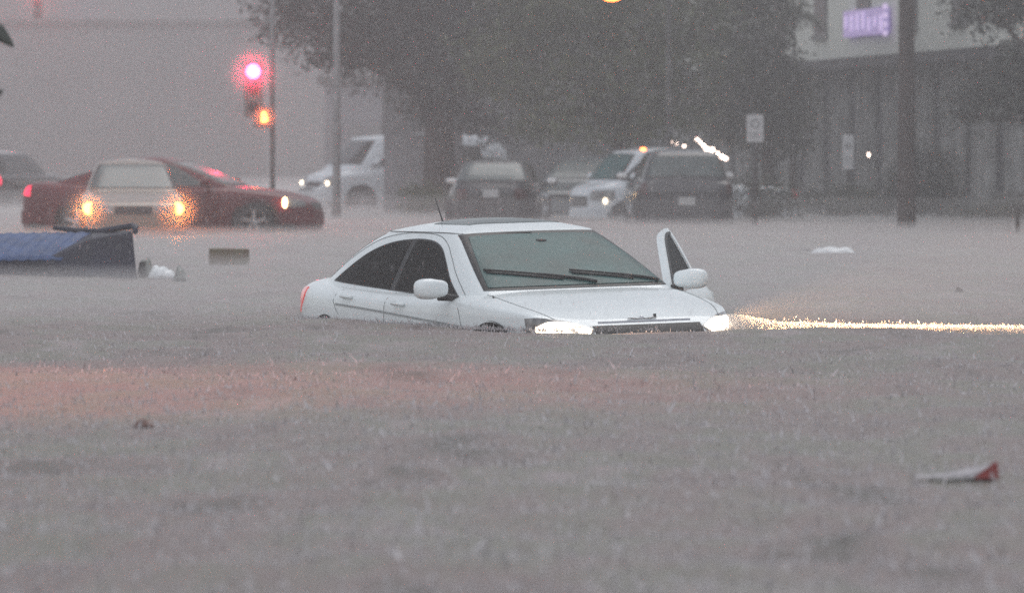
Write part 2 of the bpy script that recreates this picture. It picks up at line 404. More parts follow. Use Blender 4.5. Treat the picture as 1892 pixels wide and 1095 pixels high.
def car(name, d, pm, loc, yaw, label, cat='car', group=None, roll=0.0):
    """x forward, y to the car's left, z up; yaw 0 faces the camera, positive turns the nose to the picture's right"""
    S = Shape(d); root = empty(name, loc); prop(root, label, cat, group)
    a = math.atan2(-math.cos(yaw), math.sin(yaw)); root.rotation_mode = 'XYZ'
    root.rotation_euler = Matrix.Rotation(a, 3, 'Z').to_euler() if not roll else (Matrix.Rotation(a, 3, 'Z') @ Matrix.Rotation(roll, 3, 'X')).to_euler()
    make_body(S, pm, root); make_cabin(S, d.get('roofmat', pm), root)
    W_ = d['ws']; up, lo = W_          # windscreen: half-width/height pairs top and bottom
    def ws(sg, m, q, nm, grow=0., off=.004):
        (yt, zt), (yb, zb) = q
        def fn(s, v):
            v2 = v; y0 = (yb + grow) + (yt - yb) * v2 + .012 * math.sin(math.pi * v); y = -y0 * math.cos(math.pi * s)
            bow = .012 * (1 - (2 * s - 1) ** 2)
            z = (zb - grow * .5 + bow * .2) + ((zt + grow * .6 + bow) - (zb - grow * .5)) * v
            return (S.cx(y, z, sg), y, z)
        return patch(nm, fn, 44, 16, m, root, off, .006, (sg, 0, .6))
    ws(1, M['trim'], W_, 'windscreen_surround', .035, .0035); ws(1, d.get('glass', M['screen']), W_, 'windscreen', 0, .008)
    if 'rw' in d: ws(-1, M['trim'], d['rw'], 'rear_window_surround', .03, .0035); ws(-1, d.get('rglass', M['glass']), d['rw'], 'rear_window', 0, .008)
    for sg in (-1, 1):
        if sg in d.get('nosides', ()): continue
        for (lo_, up_) in d['sidewin']:
            window_patch('side_window', lambda x, z: (x, sg * S.cy(x, z), z), lo_, up_, d.get('sglass', M['glass']), root, (0, sg, .3))
    for x in S.ax:
        for sg in (-1, 1): make_wheel(S, x, sg, root)
    for sg in (-1, 1):
        if 'hl' in d:
            lo_, up_ = d['hl']
            h = window_patch('headlight', lambda y, z: S.wrap(y, z, 1, sg, .42), lo_, up_, M['lens'], root, (1, sg * .6, .2), .006, 14, 6, .01)
            if d.get('lamp'):
                y, z, r, lm = d['lamp']; V, Fs = blob((S.endx(y, z) + .004, sg * y, z), (.03, r, r * .9), 2.2, 16, 10); mesh('lamp', V, Fs, lm, h)
        if 'tl' in d:
            lo_, up_ = d['tl']
            window_patch('taillight', lambda y, z: S.wrap(y, z, -1, sg, d.get('tlw', .22)), lo_, up_, d.get('tlmat', M['redlens']), root, (-1, sg * .6, .1), .006, 10, 6, .01)
    if 'grille' in d:
        y, z0, z1 = d['grille']
        patch('grille', lambda s, v: (S.endx(y * (2 * s - 1), z0 + (z1 - z0) * v), y * (2 * s - 1), z0 + (z1 - z0) * v), 20, 5, M['trim'], root, .004, .008, (1, 0, .1))
    if 'intake' in d:
        y, z0, z1 = d['intake']
        patch('air_intake', lambda s, v: (S.endx(y * (2 * s - 1), z0 + (z1 - z0) * v), y * (2 * s - 1), z0 + (z1 - z0) * v), 20, 4, M['trim'], root, .004, .008, (1, 0, .1))
    if 'plate' in d:
        for sg, z in d['plate']:
            x = S.endx(0.15, z, sg) + sg * .022; MB().box((x, 0, z), (.006, .155, .077)).make('number_plate', M['plate'], root)
    for sg, z0, z1 in d.get('bumper', ()):
        def fn(s, v):
            y = (S.W - .12) * (2 * s - 1); z = z0 + (z1 - z0) * v; return (S.endx(y, z, sg), y, z)
        patch('bumper', fn, 24, 3, d.get('bumpmat', pm), root, .03, .04, (sg, 0, 0))
    for x, z, sgs in d.get('handles', ()):
        for sg in sgs:
            e = MB().tube([(x - .085, sg * (S.sidey(x - .085, z) + .004), z), (x - .07, sg * (S.sidey(x - .07, z) + .030), z + .006), (x + .07, sg * (S.sidey(x + .07, z) + .030), z + .002), (x + .085, sg * (S.sidey(x + .085, z) + .004), z - .004)], .013, 8)
            e.make('door_handle', pm, root, True)
    for sg in d.get('mirrors', ()):
        mx, my, mz = d.get('mpos', (.72, 1.0, 1.0)); side_mirror(S, mx, sg * my, mz, sg, pm, root)
    for seam in d.get('seams', ()):
        for sg in (-1, 1):
            if sg in d.get('nosides', ()): continue
            n_ = max(4, int(sum(math.dist(p, q) for p, q in zip(seam, seam[1:])) / .05)); cf = curve2(seam)
            pts = [cf(k / n_) for k in range(n_ + 1)]
            P = [(x, sg * (S.sidey(x, z)), z) for x, z in pts]
            ribbon('panel_seam', P, .006, d.get('seam', M['seam']), root, (0, sg, .2), .002)
    return root, S
def lampspot(root, pos, dirv, energy, col, size=60, name='lamp_light'):
    l = bpy.data.lights.new(name, 'SPOT'); l.energy = energy; l.color = col; l.spot_size = R(size); l.spot_blend = .6; l.shadow_soft_size = .05
    o = bpy.data.objects.new(name, l); C.objects.link(o); o.location = pos; o.rotation_euler = Vector(dirv).to_track_quat('-Z', 'Y').to_euler()
    if root: o.parent = root
    return o

# ------------------------------------------------------------------ the white sedan in the flood
WS = dict(xf=2.28, xr=-2.56, W=.905, pf=4.0, pr=4.2, ns=4.0, zs=.83, wr=.375, ax=(1.40, -1.48),
          top=[(2.30, .60), (2.22, .74), (2.10, .80), (1.9, .865), (1.6, .925), (1.25, .985), (.95, 1.01), (.6, 1.0), (-.5, 1.01), (-1.5, 1.04), (-2.0, 1.065), (-2.42, 1.05), (-2.50, 1.0), (-2.56, .9)],
          cf=[(.86, 1.36), (.95, 1.19), (1.01, 1.08), (1.2, .70), (1.37, .32), (1.405, .20)],
          cr=[(.9, -2.28), (1.03, -2.14), (1.10, -2.02), (1.18, -1.89), (1.28, -1.65), (1.36, -1.42), (1.405, -1.22)],
          cw=[(.86, .84), (.93, .815), (1.03, .765), (1.15, .705), (1.27, .64), (1.35, .59), (1.405, .545)], c0=1.405, c1=1.492, cxc=-.35,
          cpf=11., ws=((.510, 1.365), (.69, 1.02)), rw=((.46, 1.36), (.56, 1.12)), seam=M['soft_seam'], nosides=(1,), sglass=M['tint'], sidewin=[], glass=M['screen'],
          grille=(.42, .60, .765), handles=[(-1.03, .93, (-1,)), (-.07, .895, (-1,))], mirrors=(-1,), mpos=(.77, 1.02, 1.025),
          seams=[[(.90, .94), (.97, .80), (.98, .66)], [(-.33, .97), (-.35, .80), (-.36, .5)], [(-1.25, .98), (-1.3, .9), (-1.2, .8)]])
CAR_T = Vector((.05, 50.45, -1.92 + HC))
car_root, S = car('white_sedan', WS, M['white_paint'], CAR_T, R(25), 'white sedan sunk to its bonnet edge in floodwater, one front door ajar', 'car', None, R(1.5))
# side windows on the near side, one dark daylight opening split by the pillar
cs = lambda sg: (lambda x, z: (x, sg * S.cy(x, z), z))
lo_all = [(-1.64, 1.035), (-1.2, 1.015), (-.6, .99), (0, .965), (.45, .94), (.72, .925)]
up_all = [(-1.64, 1.04), (-1.44, 1.14), (-1.18, 1.25), (-.85, 1.325), (-.45, 1.355), (-.12, 1.345), (.10, 1.295), (.28, 1.20), (.50, 1.07), (.745, .96)]
def seg(pts, a, b, n=9):
    X_ = [p[0] for p in pts]; Z_ = [p[1] for p in pts]
    return [(float(x), float(np.interp(x, X_, Z_))) for x in np.linspace(a, b, n)]
def dense(pts, n=60):
    c = curve2(pts); return [c(k / n) for k in range(n + 1)]
for sg in (-1,):
    window_patch('window_surround', cs(sg), lo_all, up_all, M['trim'], car_root, (0, sg, .3), .0035, 48, 10)
    U, Lw = dense(up_all), dense(lo_all)
    for a, b in ((-1.60, -.50), (-.40, .70)):
        lo_ = [(x, z + .008) for x, z in seg(Lw, a, b, 14)]; up_ = [(x, max(z - .012, l[1] + .003)) for (x, z), l in zip(seg(U, a, b, 14), lo_)]
        window_patch('side_window', cs(sg), lo_, up_, M['tint'], car_root, (0, sg, .3), .008, 28, 10)
    # door frame seam arching over the windows
    arch = [(-1.86, 1.06), (-1.70, 1.13), (-1.46, 1.235), (-1.15, 1.335), (-.8, 1.385), (-.45, 1.398), (-.1, 1.385), (.14, 1.33), (.34, 1.23), (.55, 1.11), (.80, .99), (.90, .94)]
    ribbon('door_seam', [cs(sg)(x, z) for x, z in dense(arch, 60)], .006, M['soft_seam'], car_root, (0, sg, .3), .002)
    rail = [(.30, 1.392), (.0, 1.402), (-.5, 1.404), (-1.1, 1.403)]
    ribbon('roof_seam', [cs(sg)(x, z) for x, z in dense(rail, 30)], .007, M['seam'], car_root, (0, sg, .8), .002)
for sg in (-1, 1):
    window_patch('taillight', lambda x, z: (x, sg * S.sidey(x, z), z), [(-2.24, .79), (-2.24, .88), (-2.15, .985)], [(-2.22, .80), (-2.03, .90), (-2.00, .985)], M['redlens'], car_root, (-.6, sg, .1), .006, 14, 8, .01)
# body side crease moulding on both sides
for sg in (-1, 1):
    ribbon('side_moulding', [(x, sg * S.sidey(x, z), z) for x, z in dense([(-1.25, .875), (-.6, .845), (.2, .80), (.8, .765), (1.0, .75)], 40)], .015, M['moulding'], car_root, (0, sg, .2), .003)
# dark patches painted for the shaded cabin behind the open driver's door
oplo = [(.80, .50), (.3, .50), (-.3, .50)]
window_patch('dark_door_patch', lambda x, z: (x, S.sidey(x, z), z), [(.84, .5), (.2, .5), (-.34, .5)], [(.84, .93), (.2, .95), (-.34, .97)], M['trim'], car_root, (0, 1, .2), .003, 12, 6)
window_patch('dark_window_patch', cs(1), lo_all, up_all, M['trim'], car_root, (0, 1, .3), .0035, 48, 10)
# bonnet seams, washer nozzles, badge strip, sunroof, antenna
for sg in (-1, 1):
    P = []
    for x, y in dense([(1.02, .72), (1.3, .735), (1.7, .71), (2.0, .64), (2.13, .55)], 36): P.append((x, sg * y, S.topz(x, y)))
    ribbon('bonnet_seam', P, .005, M['soft_seam'], car_root, (0, 0, 1), .002)
    V, Fs = blob((.98, sg * .30, S.topz(.98, .3) + .006), (.02, .022, .010), 2.2, 12, 8); mesh('washer_nozzle', V, Fs, M['trim'], car_root)
    MB().tube([(1.24, sg * .75 - .0, S.topz(1.24, .75) + .002), (1.20, sg * .74, S.topz(1.2, .74) + .006)], .006, 6).make('bonnet_buffer', M['trim'], car_root)
P = [(S.endx(y, .785) + 0, y, .785) for y in np.linspace(-.36, .36, 20)]
ribbon('chrome_strip', P, .016, M['chrome'], car_root, (1, 0, .6), .006)
# winged badge on the bonnet lip
bd = MB()
for sg in (-1, 1):
    for k in range(3): bd.box((S.endx(0, .80) - .005 + .004, sg * (.035 + .03 * k), .805 + .002 * k), (.006, .017, .004))
bd.lathe([(0, .012), (.016, .008), (.02, 0)], (S.endx(0, .80) - .008, 0, .806), 'x', 14)
bd.make('badge', M['chrome'], car_root)
MB().box((2.05, .12, S.topz(2.05, .12) + .008), (.012, .006, .010)).make('bonnet_emblem', M['trim'], car_root)
def sunroof(s, v):
    x, y = -.62 + .62 * v, -.36 + .72 * s; return (x, y, S.roofz(x, y))
patch('sunroof', sunroof, 16, 12, M['haze_glass'], car_root, .004, .006, (0, 0, 1))
za = S.roofz(-1.0, -.16)
MB().tube([(-.98, -.12, za - .01), (-1.02, -.12, za + .05), (-1.12, -.12, za + .185)], [.012, .006, .004], 6).make('antenna', M['trim'], car_root)
# wipers: arm and blade lying on the glass
def on_ws(y, z, h): x = S.cx(y, z); return Vector((x, y, z)) + Vector((.55, 0, .83)) * h
for (y0, z0, y1, z1) in ((.16, 1.03, -.63, 1.135), (.66, 1.025, .02, 1.115)):
    P = [on_ws(y0 + (y1 - y0) * t, z0 + (z1 - z0) * (t ** .75), .018) for t in np.linspace(0, 1, 12)]
    wv = MB().tube(P, [.011] * 6 + [.008] * 6, 6).make('wiper', M['trim'], car_root, True)
    P = [on_ws(y0 + (y1 - y0) * t, z0 + (z1 - z0) * (t ** .75) - .014, .012) for t in np.linspace(.30, .99, 10)]
    MB().tube(P, .011, 6).make('wiper_blade', M['trim'], wv, True)
V, Fs = blob(on_ws(.02, 1.325, .0) - Vector((.02, 0, 0)), (.035, .05, .022), 2.5); mesh('rear_view_mirror', V, Fs, M['trim'], car_root)
# headlights: lens, lit reflector
for sg in (-1, 1):
    lo_ = [(.775, .66), (.74, .63), (.66, .62), (.50, .66), (.42, .73)]; up_ = [(.785, .825), (.755, .828), (.70, .822), (.56, .795), (.42, .74)]
    ff = lambda y, z: (S.endx(y, z), sg * y, z)
    h = window_patch('headlight', ff, lo_, up_, M['lens'], car_root, (1, sg * .6, .2), .006, 20, 8, .01)
    lo_ = [(.745, .68), (.70, .655), (.60, .655), (.50, .69), (.44, .732)]; up_ = [(.745, .765), (.70, .795), (.60, .79), (.52, .775), (.44, .742)]
    if sg > 0: lo_ = [(.77, .67)] + lo_; up_ = [(.78, .80)] + up_
    window_patch('lamp', ff, lo_, up_, M['lamp_white'], h, (1, sg * .6, .2), .011, 20, 6, .004)
lampspot(car_root, (2.42, -.55, .78), (.35, 1, -.05), 25, (1, .66, .42), 70)
# the open door: skin, window frame, glass, mirror, all swung about the hinge
DOOR = R(37)
door = empty('front_door', (.93, .89, 0), -DOOR, car_root)
dsurf = lambda x, z: (x - .93, (S.cy(x, z) if z > .95 else S.sidey(x, z)) - .89 + 0, z)
window_patch('door_panel', dsurf, [(.88, .42), (.3, .42), (-.30, .42)], [(.90, .93), (.3, .945), (-.30, .95)], M['white_paint'], door, (0, 1, .2), .0, 18, 10, .07)
inner_up = [(.70, .965), (.50, 1.08), (.30, 1.19), (.12, 1.275), (-.08, 1.325), (-.24, 1.335)]; inner_lo = [(.70, .955), (.45, .96), (-.24, .97)]
outer_up = [(.86, .95), (.56, 1.12), (.34, 1.235), (.13, 1.325), (-.08, 1.372), (-.31, 1.378)]
def ringpt(t, v):
    ci, co = curve2(inner_up), curve2(outer_up); a, b = ci(t), co(t); return a[0] + (b[0] - a[0]) * v, a[1] + (b[1] - a[1]) * v
patch('door_frame', lambda s, v: dsurf(*ringpt(s, v)), 40, 3, M['white_paint'], door, .0, .05, (0, 1, .3))
patch('door_seal', lambda s, v: dsurf(*ringpt(s, v * .45 - .03)), 40, 2, M['trim'], door, .004, .05, (0, 1, .3))
patch('rear_frame', lambda s, v: dsurf(-.31 + .07 * v, .96 + .40 * s), 16, 3, M['white_paint'], door, .0, .05, (0, 1, .3))
patch('door_seal', lambda s, v: dsurf(-.325 + .02 * v, .96 + .41 * s), 16, 3, M['trim'], door, -.035, .03, (0, 1, .3))
window_patch('door_window', dsurf, inner_lo, inner_up, M['tint'], door, (0, 1, .3), -.012, 24, 8, .006)
side_mirror(S, -.17, .03, 1.03, 1, M['white_paint'], door)

# ------------------------------------------------------------------ other vehicles
SED = dict(xf=2.35, xr=-2.35, W=.90, pf=3.6, pr=3.8, ns=4.2, zs=.62, wr=.33, ax=(1.40, -1.40),
           top=[(2.35, .52), (2.30, .66), (2.1, .74), (1.6, .84), (1.1, .91), (.6, .94), (-.8, .95), (-1.6, .98), (-2.1, .985), (-2.28, .93), (-2.35, .8)],
           cf=[(.82, 1.20), (.93, 1.02), (1.1, .70), (1.28, .28), (1.34, .10)], cr=[(.82, -2.0), (.98, -1.80), (1.1, -1.55), (1.25, -1.20), (1.34, -.95)],
           cw=[(.82, .80), (.95, .76), (1.1, .69), (1.25, .62), (1.34, .55)], c0=1.34, c1=1.42,
           ws=((.50, 1.30), (.64, .97)), rw=((.46, 1.30), (.56, 1.02)),
           sidewin=[([(-1.3, .97), (-.8, .955), (-.36, .95)], [(-1.3, 1.0), (-.85, 1.26), (-.36, 1.31)]), ([(-.30, .95), (.3, .935), (.72, .93)], [(-.30, 1.31), (.15, 1.27), (.72, .96)])],
           tl=([(.45, .66), (.65, .64), (.82, .64)], [(.45, .84), (.65, .85), (.82, .86)]), hl=([(.36, .56), (.6, .54), (.80, .56)], [(.36, .66), (.6, .69), (.80, .70)]),
           grille=(.30, .55, .66), intake=(.5, .28, .36), plate=[(1, .42), (-1, .72)], bumper=[(1, .30, .50), (-1, .30, .52)],
           handles=[(-.95, .84, (-1, 1)), (.02, .82, (-1, 1))], mirrors=(-1, 1), mpos=(.66, .95, .98), seams=[[(.88, .90), (.95, .7), (.9, .35)], [(-.33, .93), (-.33, .7), (-.33, .3)]])
def spec(base, **k): d = dict(base); d.update(k); return d
def place(px, d, dz=0.0): return Vector(((px - 946) / F * d, d, road_z(d) + dz))
# red sedan, side on
RED = spec(SED, xf=2.50, xr=-2.50, ax=(1.60, -1.42), wr=.335, W=.93, pf=3.2, pr=4.5,
           top=[(2.50, .46), (2.46, .64), (2.3, .74), (1.9, .84), (1.4, .91), (.95, .945), (.3, .95), (-.8, .97), (-1.5, 1.0), (-2.1, 1.01), (-2.40, .99), (-2.46, .93), (-2.5, .8)],
           cf=[(.86, 1.30), (.95, 1.14), (1.1, .80), (1.26, .36), (1.335, .05)], cr=[(.86, -2.25), (1.0, -1.95), (1.1, -1.60), (1.24, -1.15), (1.335, -.80)],
           lamp=(.72, .66, .095, M['lamp_warm']), tlmat=M['redlit'], plate=[(1, .42)], glass=M['haze_glass'], rglass=M['haze_glass'], sglass=M['haze_glass'],
           hl=([(.5, .60), (.7, .58), (.86, .60)], [(.5, .68), (.7, .73), (.86, .75)]), tl=([(.60, .78), (.75, .76), (.90, .76)], [(.60, .93), (.75, .94), (.90, .93)]), cxc=-.25, mpos=(.80, 1.0, 1.0))
RD = 115.0
car('red_sedan', RED, M['red_paint'], place(321, RD, .03), R(78), 'dark red sedan crossing sideways behind the beige car, one headlight and tail light lit')
# beige sedan facing the camera
BEI = spec(SED, W=.84, pf=4.5, cw=[(.82, .76), (.95, .72), (1.1, .66), (1.25, .60), (1.34, .55)], lamp=(.70, .62, .105, M['lamp_amber']), glass=M['haze_glass'], mirrors=(), ws=((.50, 1.30), (.66, .95)),
           grille=(.30, .53, .66), hl=([(.34, .55), (.6, .53), (.78, .55)], [(.34, .66), (.6, .70), (.78, .70)]))
b_root, _ = car('beige_sedan', BEI, M['beige_paint'], place(243, 112.5, .0), R(4), 'pale beige sedan facing forward in front of the red car, both amber headlights blazing')
for sg in (-1, 1): lampspot(b_root, (2.45, sg * .70, .62), (1, 0, .0), 115, (1, .20, .02), 130)
# vehicles further back
SUV = spec(SED, xf=2.25, xr=-2.2, W=.92, pf=4.5, pr=8, ns=5, zs=.8, wr=.36, ax=(1.35, -1.30), tsm=.04,
           top=[(2.25, .6), (2.2, .84), (1.9, .98), (1.2, 1.05), (.8, 1.06), (-2.0, 1.06), (-2.14, 1.0), (-2.2, .8)],
           cf=[(.92, 1.15), (1.05, .95), (1.3, .55), (1.48, .22), (1.55, .05)], cr=[(.92, -2.14), (1.05, -2.08), (1.3, -1.93), (1.48, -1.80), (1.55, -1.68)],
           cw=[(.92, .86), (1.05, .82), (1.3, .74), (1.48, .67), (1.55, .62)], c0=1.55, c1=1.64, cxc=-.8, cpr=7, ws=((.60, 1.49), (.74, 1.09)), rw=((.58, 1.47), (.70, 1.12)),
           sidewin=[([(-1.85, 1.12), (-1.5, 1.11), (-1.15, 1.1)], [(-1.80, 1.42), (-1.5, 1.45), (-1.15, 1.46)]), ([(-1.08, 1.1), (-.7, 1.09), (-.32, 1.08)], [(-1.08, 1.46), (-.7, 1.46), (-.32, 1.45)]), ([(-.25, 1.08), (.2, 1.07), (.72, 1.06)], [(-.25, 1.45), (.15, 1.40), (.72, 1.09)])],
           hl=([(.5, .70), (.66, .69), (.84, .70)], [(.5, .84), (.66, .86), (.84, .86)]), tl=([(.74, .78), (.80, .78), (.88, .78)], [(.74, 1.02), (.80, 1.02), (.88, 1.02)]),
           grille=(.42, .62, .84), plate=[(-1, .66)], handles=[(-1.0, .95, (-1, 1)), (0, .94, (-1, 1))], mpos=(.62, 1.0, 1.12), bumper=[(1, .34, .58), (-1, .32, .56)], seams=[])
car('dark_suv', spec(SUV, mirrors=(-1, 1), rglass=M['haze_glass'], tlmat=M['smoked']), M['dark_paint'], place(1252, 130, -.06), R(183), 'dark sport utility vehicle seen from behind, parked beside the white van with a pale plate')
car('dark_hatchback', spec(SED, xr=-2.2, cr=[(.82, -2.1), (.98, -2.05), (1.1, -1.9), (1.25, -1.65), (1.34, -1.45)], top=[(2.35, .52), (2.30, .66), (2.1, .74), (1.6, .84), (1.1, .91), (.6, .94), (-.8, .95), (-1.9, .96), (-2.1, .93), (-2.2, .8)],
    cpr=6, tlmat=M['smoked'], rglass=M['haze_glass'], rw=((.50, 1.30), (.66, 1.0)), plate=[(-1, .76)], hl=([(.36, .56), (.6, .54), (.80, .56)], [(.36, .66), (.6, .69), (.80, .70)])), M['black_paint'], place(922, 132, -.03), R(176), 'black hatchback seen from behind in front of the thick tree trunk')
VAN = spec(SUV, xf=2.5, xr=-2.6, W=.96, ax=(1.65, -1.55), top=[(2.5, .7), (2.44, .95), (2.1, 1.08), (1.5, 1.18), (1.2, 1.2), (-2.4, 1.2), (-2.55, 1.1), (-2.6, .8)],
           cf=[(1.05, 1.85), (1.2, 1.6), (1.5, 1.15), (1.72, .78), (1.80, .6)], cr=[(1.05, -2.55), (1.2, -2.52), (1.5, -2.45), (1.72, -2.35), (1.80, -2.2)],
           cw=[(1.05, .90), (1.2, .87), (1.5, .80), (1.72, .72), (1.80, .66)], c0=1.80, c1=1.90, cxc=-.6, ws=((.62, 1.74), (.78, 1.25)), rw=((.6, 1.7), (.7, 1.3)),
           sidewin=[([(.10, 1.24), (.6, 1.22), (1.28, 1.21)], [(.10, 1.70), (.5, 1.66), (1.28, 1.26)]), ([(-1.6, 1.26), (-.8, 1.25), (.0, 1.24)], [(-1.6, 1.70), (-.8, 1.71), (.0, 1.70)])],
           hl=([(.5, .76), (.7, .75), (.88, .76)], [(.5, .94), (.7, .96), (.88, .96)]), lamp=(.74, .80, .06, M['lamp_white']), mirrors=(-1, 1), mpos=(1.3, 1.05, 1.30))
PICK = spec(SUV, xf=1.95, xr=-2.5, W=.95, ax=(1.25, -1.6), top=[(1.95, .7), (1.90, .98), (1.7, 1.08), (1.4, 1.14), (1.1, 1.15), (-2.3, 1.02), (-2.42, .98), (-2.5, .8)],
            cf=[(.98, 1.66), (1.12, 1.52), (1.4, 1.30), (1.66, 1.06), (1.72, .96)], cr=[(.98, -.75), (1.12, -.72), (1.4, -.66), (1.66, -.58), (1.72, -.5)], cw=[(.98, .88), (1.12, .85), (1.4, .78), (1.66, .70), (1.72, .64)],
            c0=1.72, c1=1.80, cxc=.2, ws=((.60, 1.64), (.74, 1.17)), rw=((.6, 1.6), (.7, 1.2)),
            sidewin=[([(-.50, 1.15), (-.2, 1.15), (.18, 1.15)], [(-.44, 1.60), (-.2, 1.64), (.18, 1.64)]), ([(.28, 1.15), (.8, 1.15), (1.36, 1.14)], [(.28, 1.64), (.75, 1.62), (1.36, 1.20)])],
            hl=([(.5, .76), (.7, .75), (.88, .76)], [(.5, .94), (.7, .96), (.88, .96)]), lamp=(.78, .74, .06, M['lamp_white']), mirrors=(-1, 1), mpos=(1.20, 1.08, 1.22))
v_root, _ = car('white_pickup', PICK, M['van_paint'], place(1236, 137.5, -.20), R(-68), 'white pickup truck with an amber roof light, nosing out behind the dark sport utility vehicle', 'pickup truck')
V, Fs = blob((.75, .45, 1.755), (.05, .06, .035), 2.4); mesh('marker_light', V, Fs, M['lamp_orange'], v_root)
car('grey_car', spec(SED, lamp=(.66, .62, .11, M['lamp_warm']), glass=M['haze_glass']), M['grey_paint'], place(1082, 141, .0), R(-12), 'grey car facing forward with one bright headlight, half hidden by the white van')
car('white_truck', spec(VAN, sglass=M['glass'], glass=M['glass'], c1=2.0, c0=1.9, cw=[(1.05, .90), (1.2, .88), (1.5, .84), (1.8, .78), (1.90, .72)], cf=[(1.05, 2.05), (1.2, 1.9), (1.5, 1.62), (1.8, 1.32), (1.9, 1.2)], ws=((.66, 1.80), (.78, 1.26)), xf=2.7), M['van_paint'], place(752, 168, -.04), R(-64), 'white delivery van with amber headlight behind the lamp post, nose to the side', 'van')
car('far_suv', spec(SUV, tlmat=M['redlit'], mirrors=()), M['dark_paint'], place(10, 175, -.08), R(158), 'hazy dark sport utility vehicle at the picture edge with one lit red tail light', 'car')

# ------------------------------------------------------------------ floating things
def fl(px, py): d = dw(py); return Vector(((px - 946) / F * d, d, 0))
M['bin_blue'] = mat('blue_plastic', (.012, .014, .036), rough=.5, var=.3, vscale=4, bump=.2, bscale=30)
M['bin_lid'] = mat('blue_lid_plastic', (.045, .09, .22), rough=.6, coat=.0, var=.25, vscale=5)
p = fl(100, 512); e = empty('wheeled_bin', (p.x, p.y, 0), R(3)); prop(e, 'big dark blue wheeled bin floating on its side, ribbed lid tilted up', 'bin')
b = MB()   # long body lying down; x to the right, y away
V = [(-1.05, 0, -.12), (.86, 0, -.12), (.84, .70, -.12), (-1.05, .70, -.12), (-1.05, 0, .16), (-.10, 0, .18), (.38, .10, .40), (.80, .04, .47), (.80, .66, .47), (.38, .66, .46), (-.10, .62, .42), (-1.05, .62, .40)]
Fs = [(0, 1, 7, 6, 5, 4), (1, 2, 8, 7), (2, 3, 11, 10, 9, 8), (3, 0, 4, 11), (4, 5, 10, 11), (5, 6, 9, 10), (6, 7, 8, 9), (0, 3, 2, 1)]
b.add(V, Fs); o = b.make('bin_body', M['bin_blue'], e); bm_fix(o)
bv = o.modifiers.new('bevel', 'BEVEL'); bv.width = .025; bv.segments = 3
rim = MB().tube([(-.02, .66, .50), (.2, .64, .475), (.45, .62, .465), (.80, .5, .52), (.835, .3, .51), (.83, .0, .47)], [.02, .028, .03, .034, .034, .03], 8); rim.make('bin_rim', M['bin_blue'], e, True)
lid = MB(); n = 90; m = 8; V = []
for i in range(n + 1):
    s = i / n
    for j in range(m + 1):
        v = j / m; x = -1.05 + 1.12 * s + .30 * v; y = -.02 + .60 * v; z = .175 + .27 * v + .012 * s + .006 * math.sin(s * 2 * math.pi * 9) + .03 * math.sin(math.pi * v)
        V.append((x, y, z))
Fs = [(i * (m + 1) + j, (i + 1) * (m + 1) + j, (i + 1) * (m + 1) + j + 1, i * (m + 1) + j + 1) for i in range(n) for j in range(m)]
o = mesh('bin_lid', V, Fs, M['bin_lid'], e); so_ = o.modifiers.new('s', 'SOLIDIFY'); so_.thickness = .02
MB().lathe([(0, -.03), (.10, -.03), (.12, 0), (.10, .03), (0, .03)], (.90, .45, .04), 'x', 20).make('bin_wheel', M['tyre'], e, True)
def rag(name, loc, L_, H_, m, label, cat, curve=.0, seed=1, rz=0.0, wid=.18):
    r = np.random.default_rng(seed); n, k = 26, 14; V = []; ph = r.uniform(0, 6, 4)
    for i in range(n + 1):
        s = i / n
        for j in range(k + 1):
            a = math.pi * j / k; hh = H_ * (math.sin(math.pi * min(1, s * 1.02 + .01)) ** .6) * (1 + .18 * math.sin(7 * s + ph[0]) + .1 * math.sin(17 * s + ph[1] + 2 * a))
            V.append((L_ * (s - .5), wid * math.cos(a) * (.5 + .5 * math.sin(math.pi * s)) * (1 + .1 * math.sin(9 * s + ph[2])), max(-.03, hh * math.sin(a) ** .8 + curve * (s - .5) - .012)))
    Fs = [(i * (k + 1) + j, (i + 1) * (k + 1) + j, (i + 1) * (k + 1) + j + 1, i * (k + 1) + j + 1) for i in range(n) for j in range(k)]
    o = mesh(name, V, Fs, m, None, True, loc); o.rotation_euler = (0, 0, rz); q = o.modifiers.new('s', 'SOLIDIFY'); q.thickness = .006
    return prop(o, label, cat)
M['bag_white'] = mat('white_plastic_bag', (.86, .90, .93), rough=.35, var=.12, vscale=12, bump=.6, bscale=18)
M['bag_grey'] = mat('grey_plastic_bag', (.22, .23, .21), rough=.4, var=.3, vscale=12, bump=.5, bscale=18)
M['cardboard'] = mat('wet_cardboard', (.20, .11, .07), rough=.7, var=.3, vscale=7, bump=.3, bscale=30, col2=(.17, .16, .10))
M['red_card'] = mat('red_card', (.22, .02, .015), rough=.5, var=.25, vscale=30)
M['white_card'] = mat('white_card', (.36, .34, .36), rough=.5, var=.2, vscale=30)
M['debris'] = mat('dark_debris', (.07, .06, .06), rough=.7, var=.4, vscale=40)
rag('plastic_bag', fl(300, 512), .28, .13, M['bag_white'], 'small bright white plastic bag floating just right of the blue bin', 'bag', 0, 3)
rag('carton', fl(333, 516), .14, .12, M['bag_grey'], 'dull grey green carton poking out beside the small white bag', 'carton', .02, 5)
rag('cloth', fl(270, 510), .16, .20, M['bag_grey'], 'greyish bin liner trailing from the end of the blue bin', 'bin liner', -.06, 8)
p = fl(424, 489); bx = MB().box((0, .12, .06), (.225, .14, .125)).make('cardboard_box', M['cardboard'], None, False, p); prop(bx, 'brown cardboard box floating between the bin and the white sedan', 'box')
bv = bx.modifiers.new('bevel', 'BEVEL'); bv.width = .018; bv.segments = 3; bx.rotation_euler = (0, R(1), R(6))
rag('bin_bag', fl(1538, 470), .60, .115, M['bag_white'], 'long white plastic bag arching out of the water by the kerb', 'bag', .05, 11)
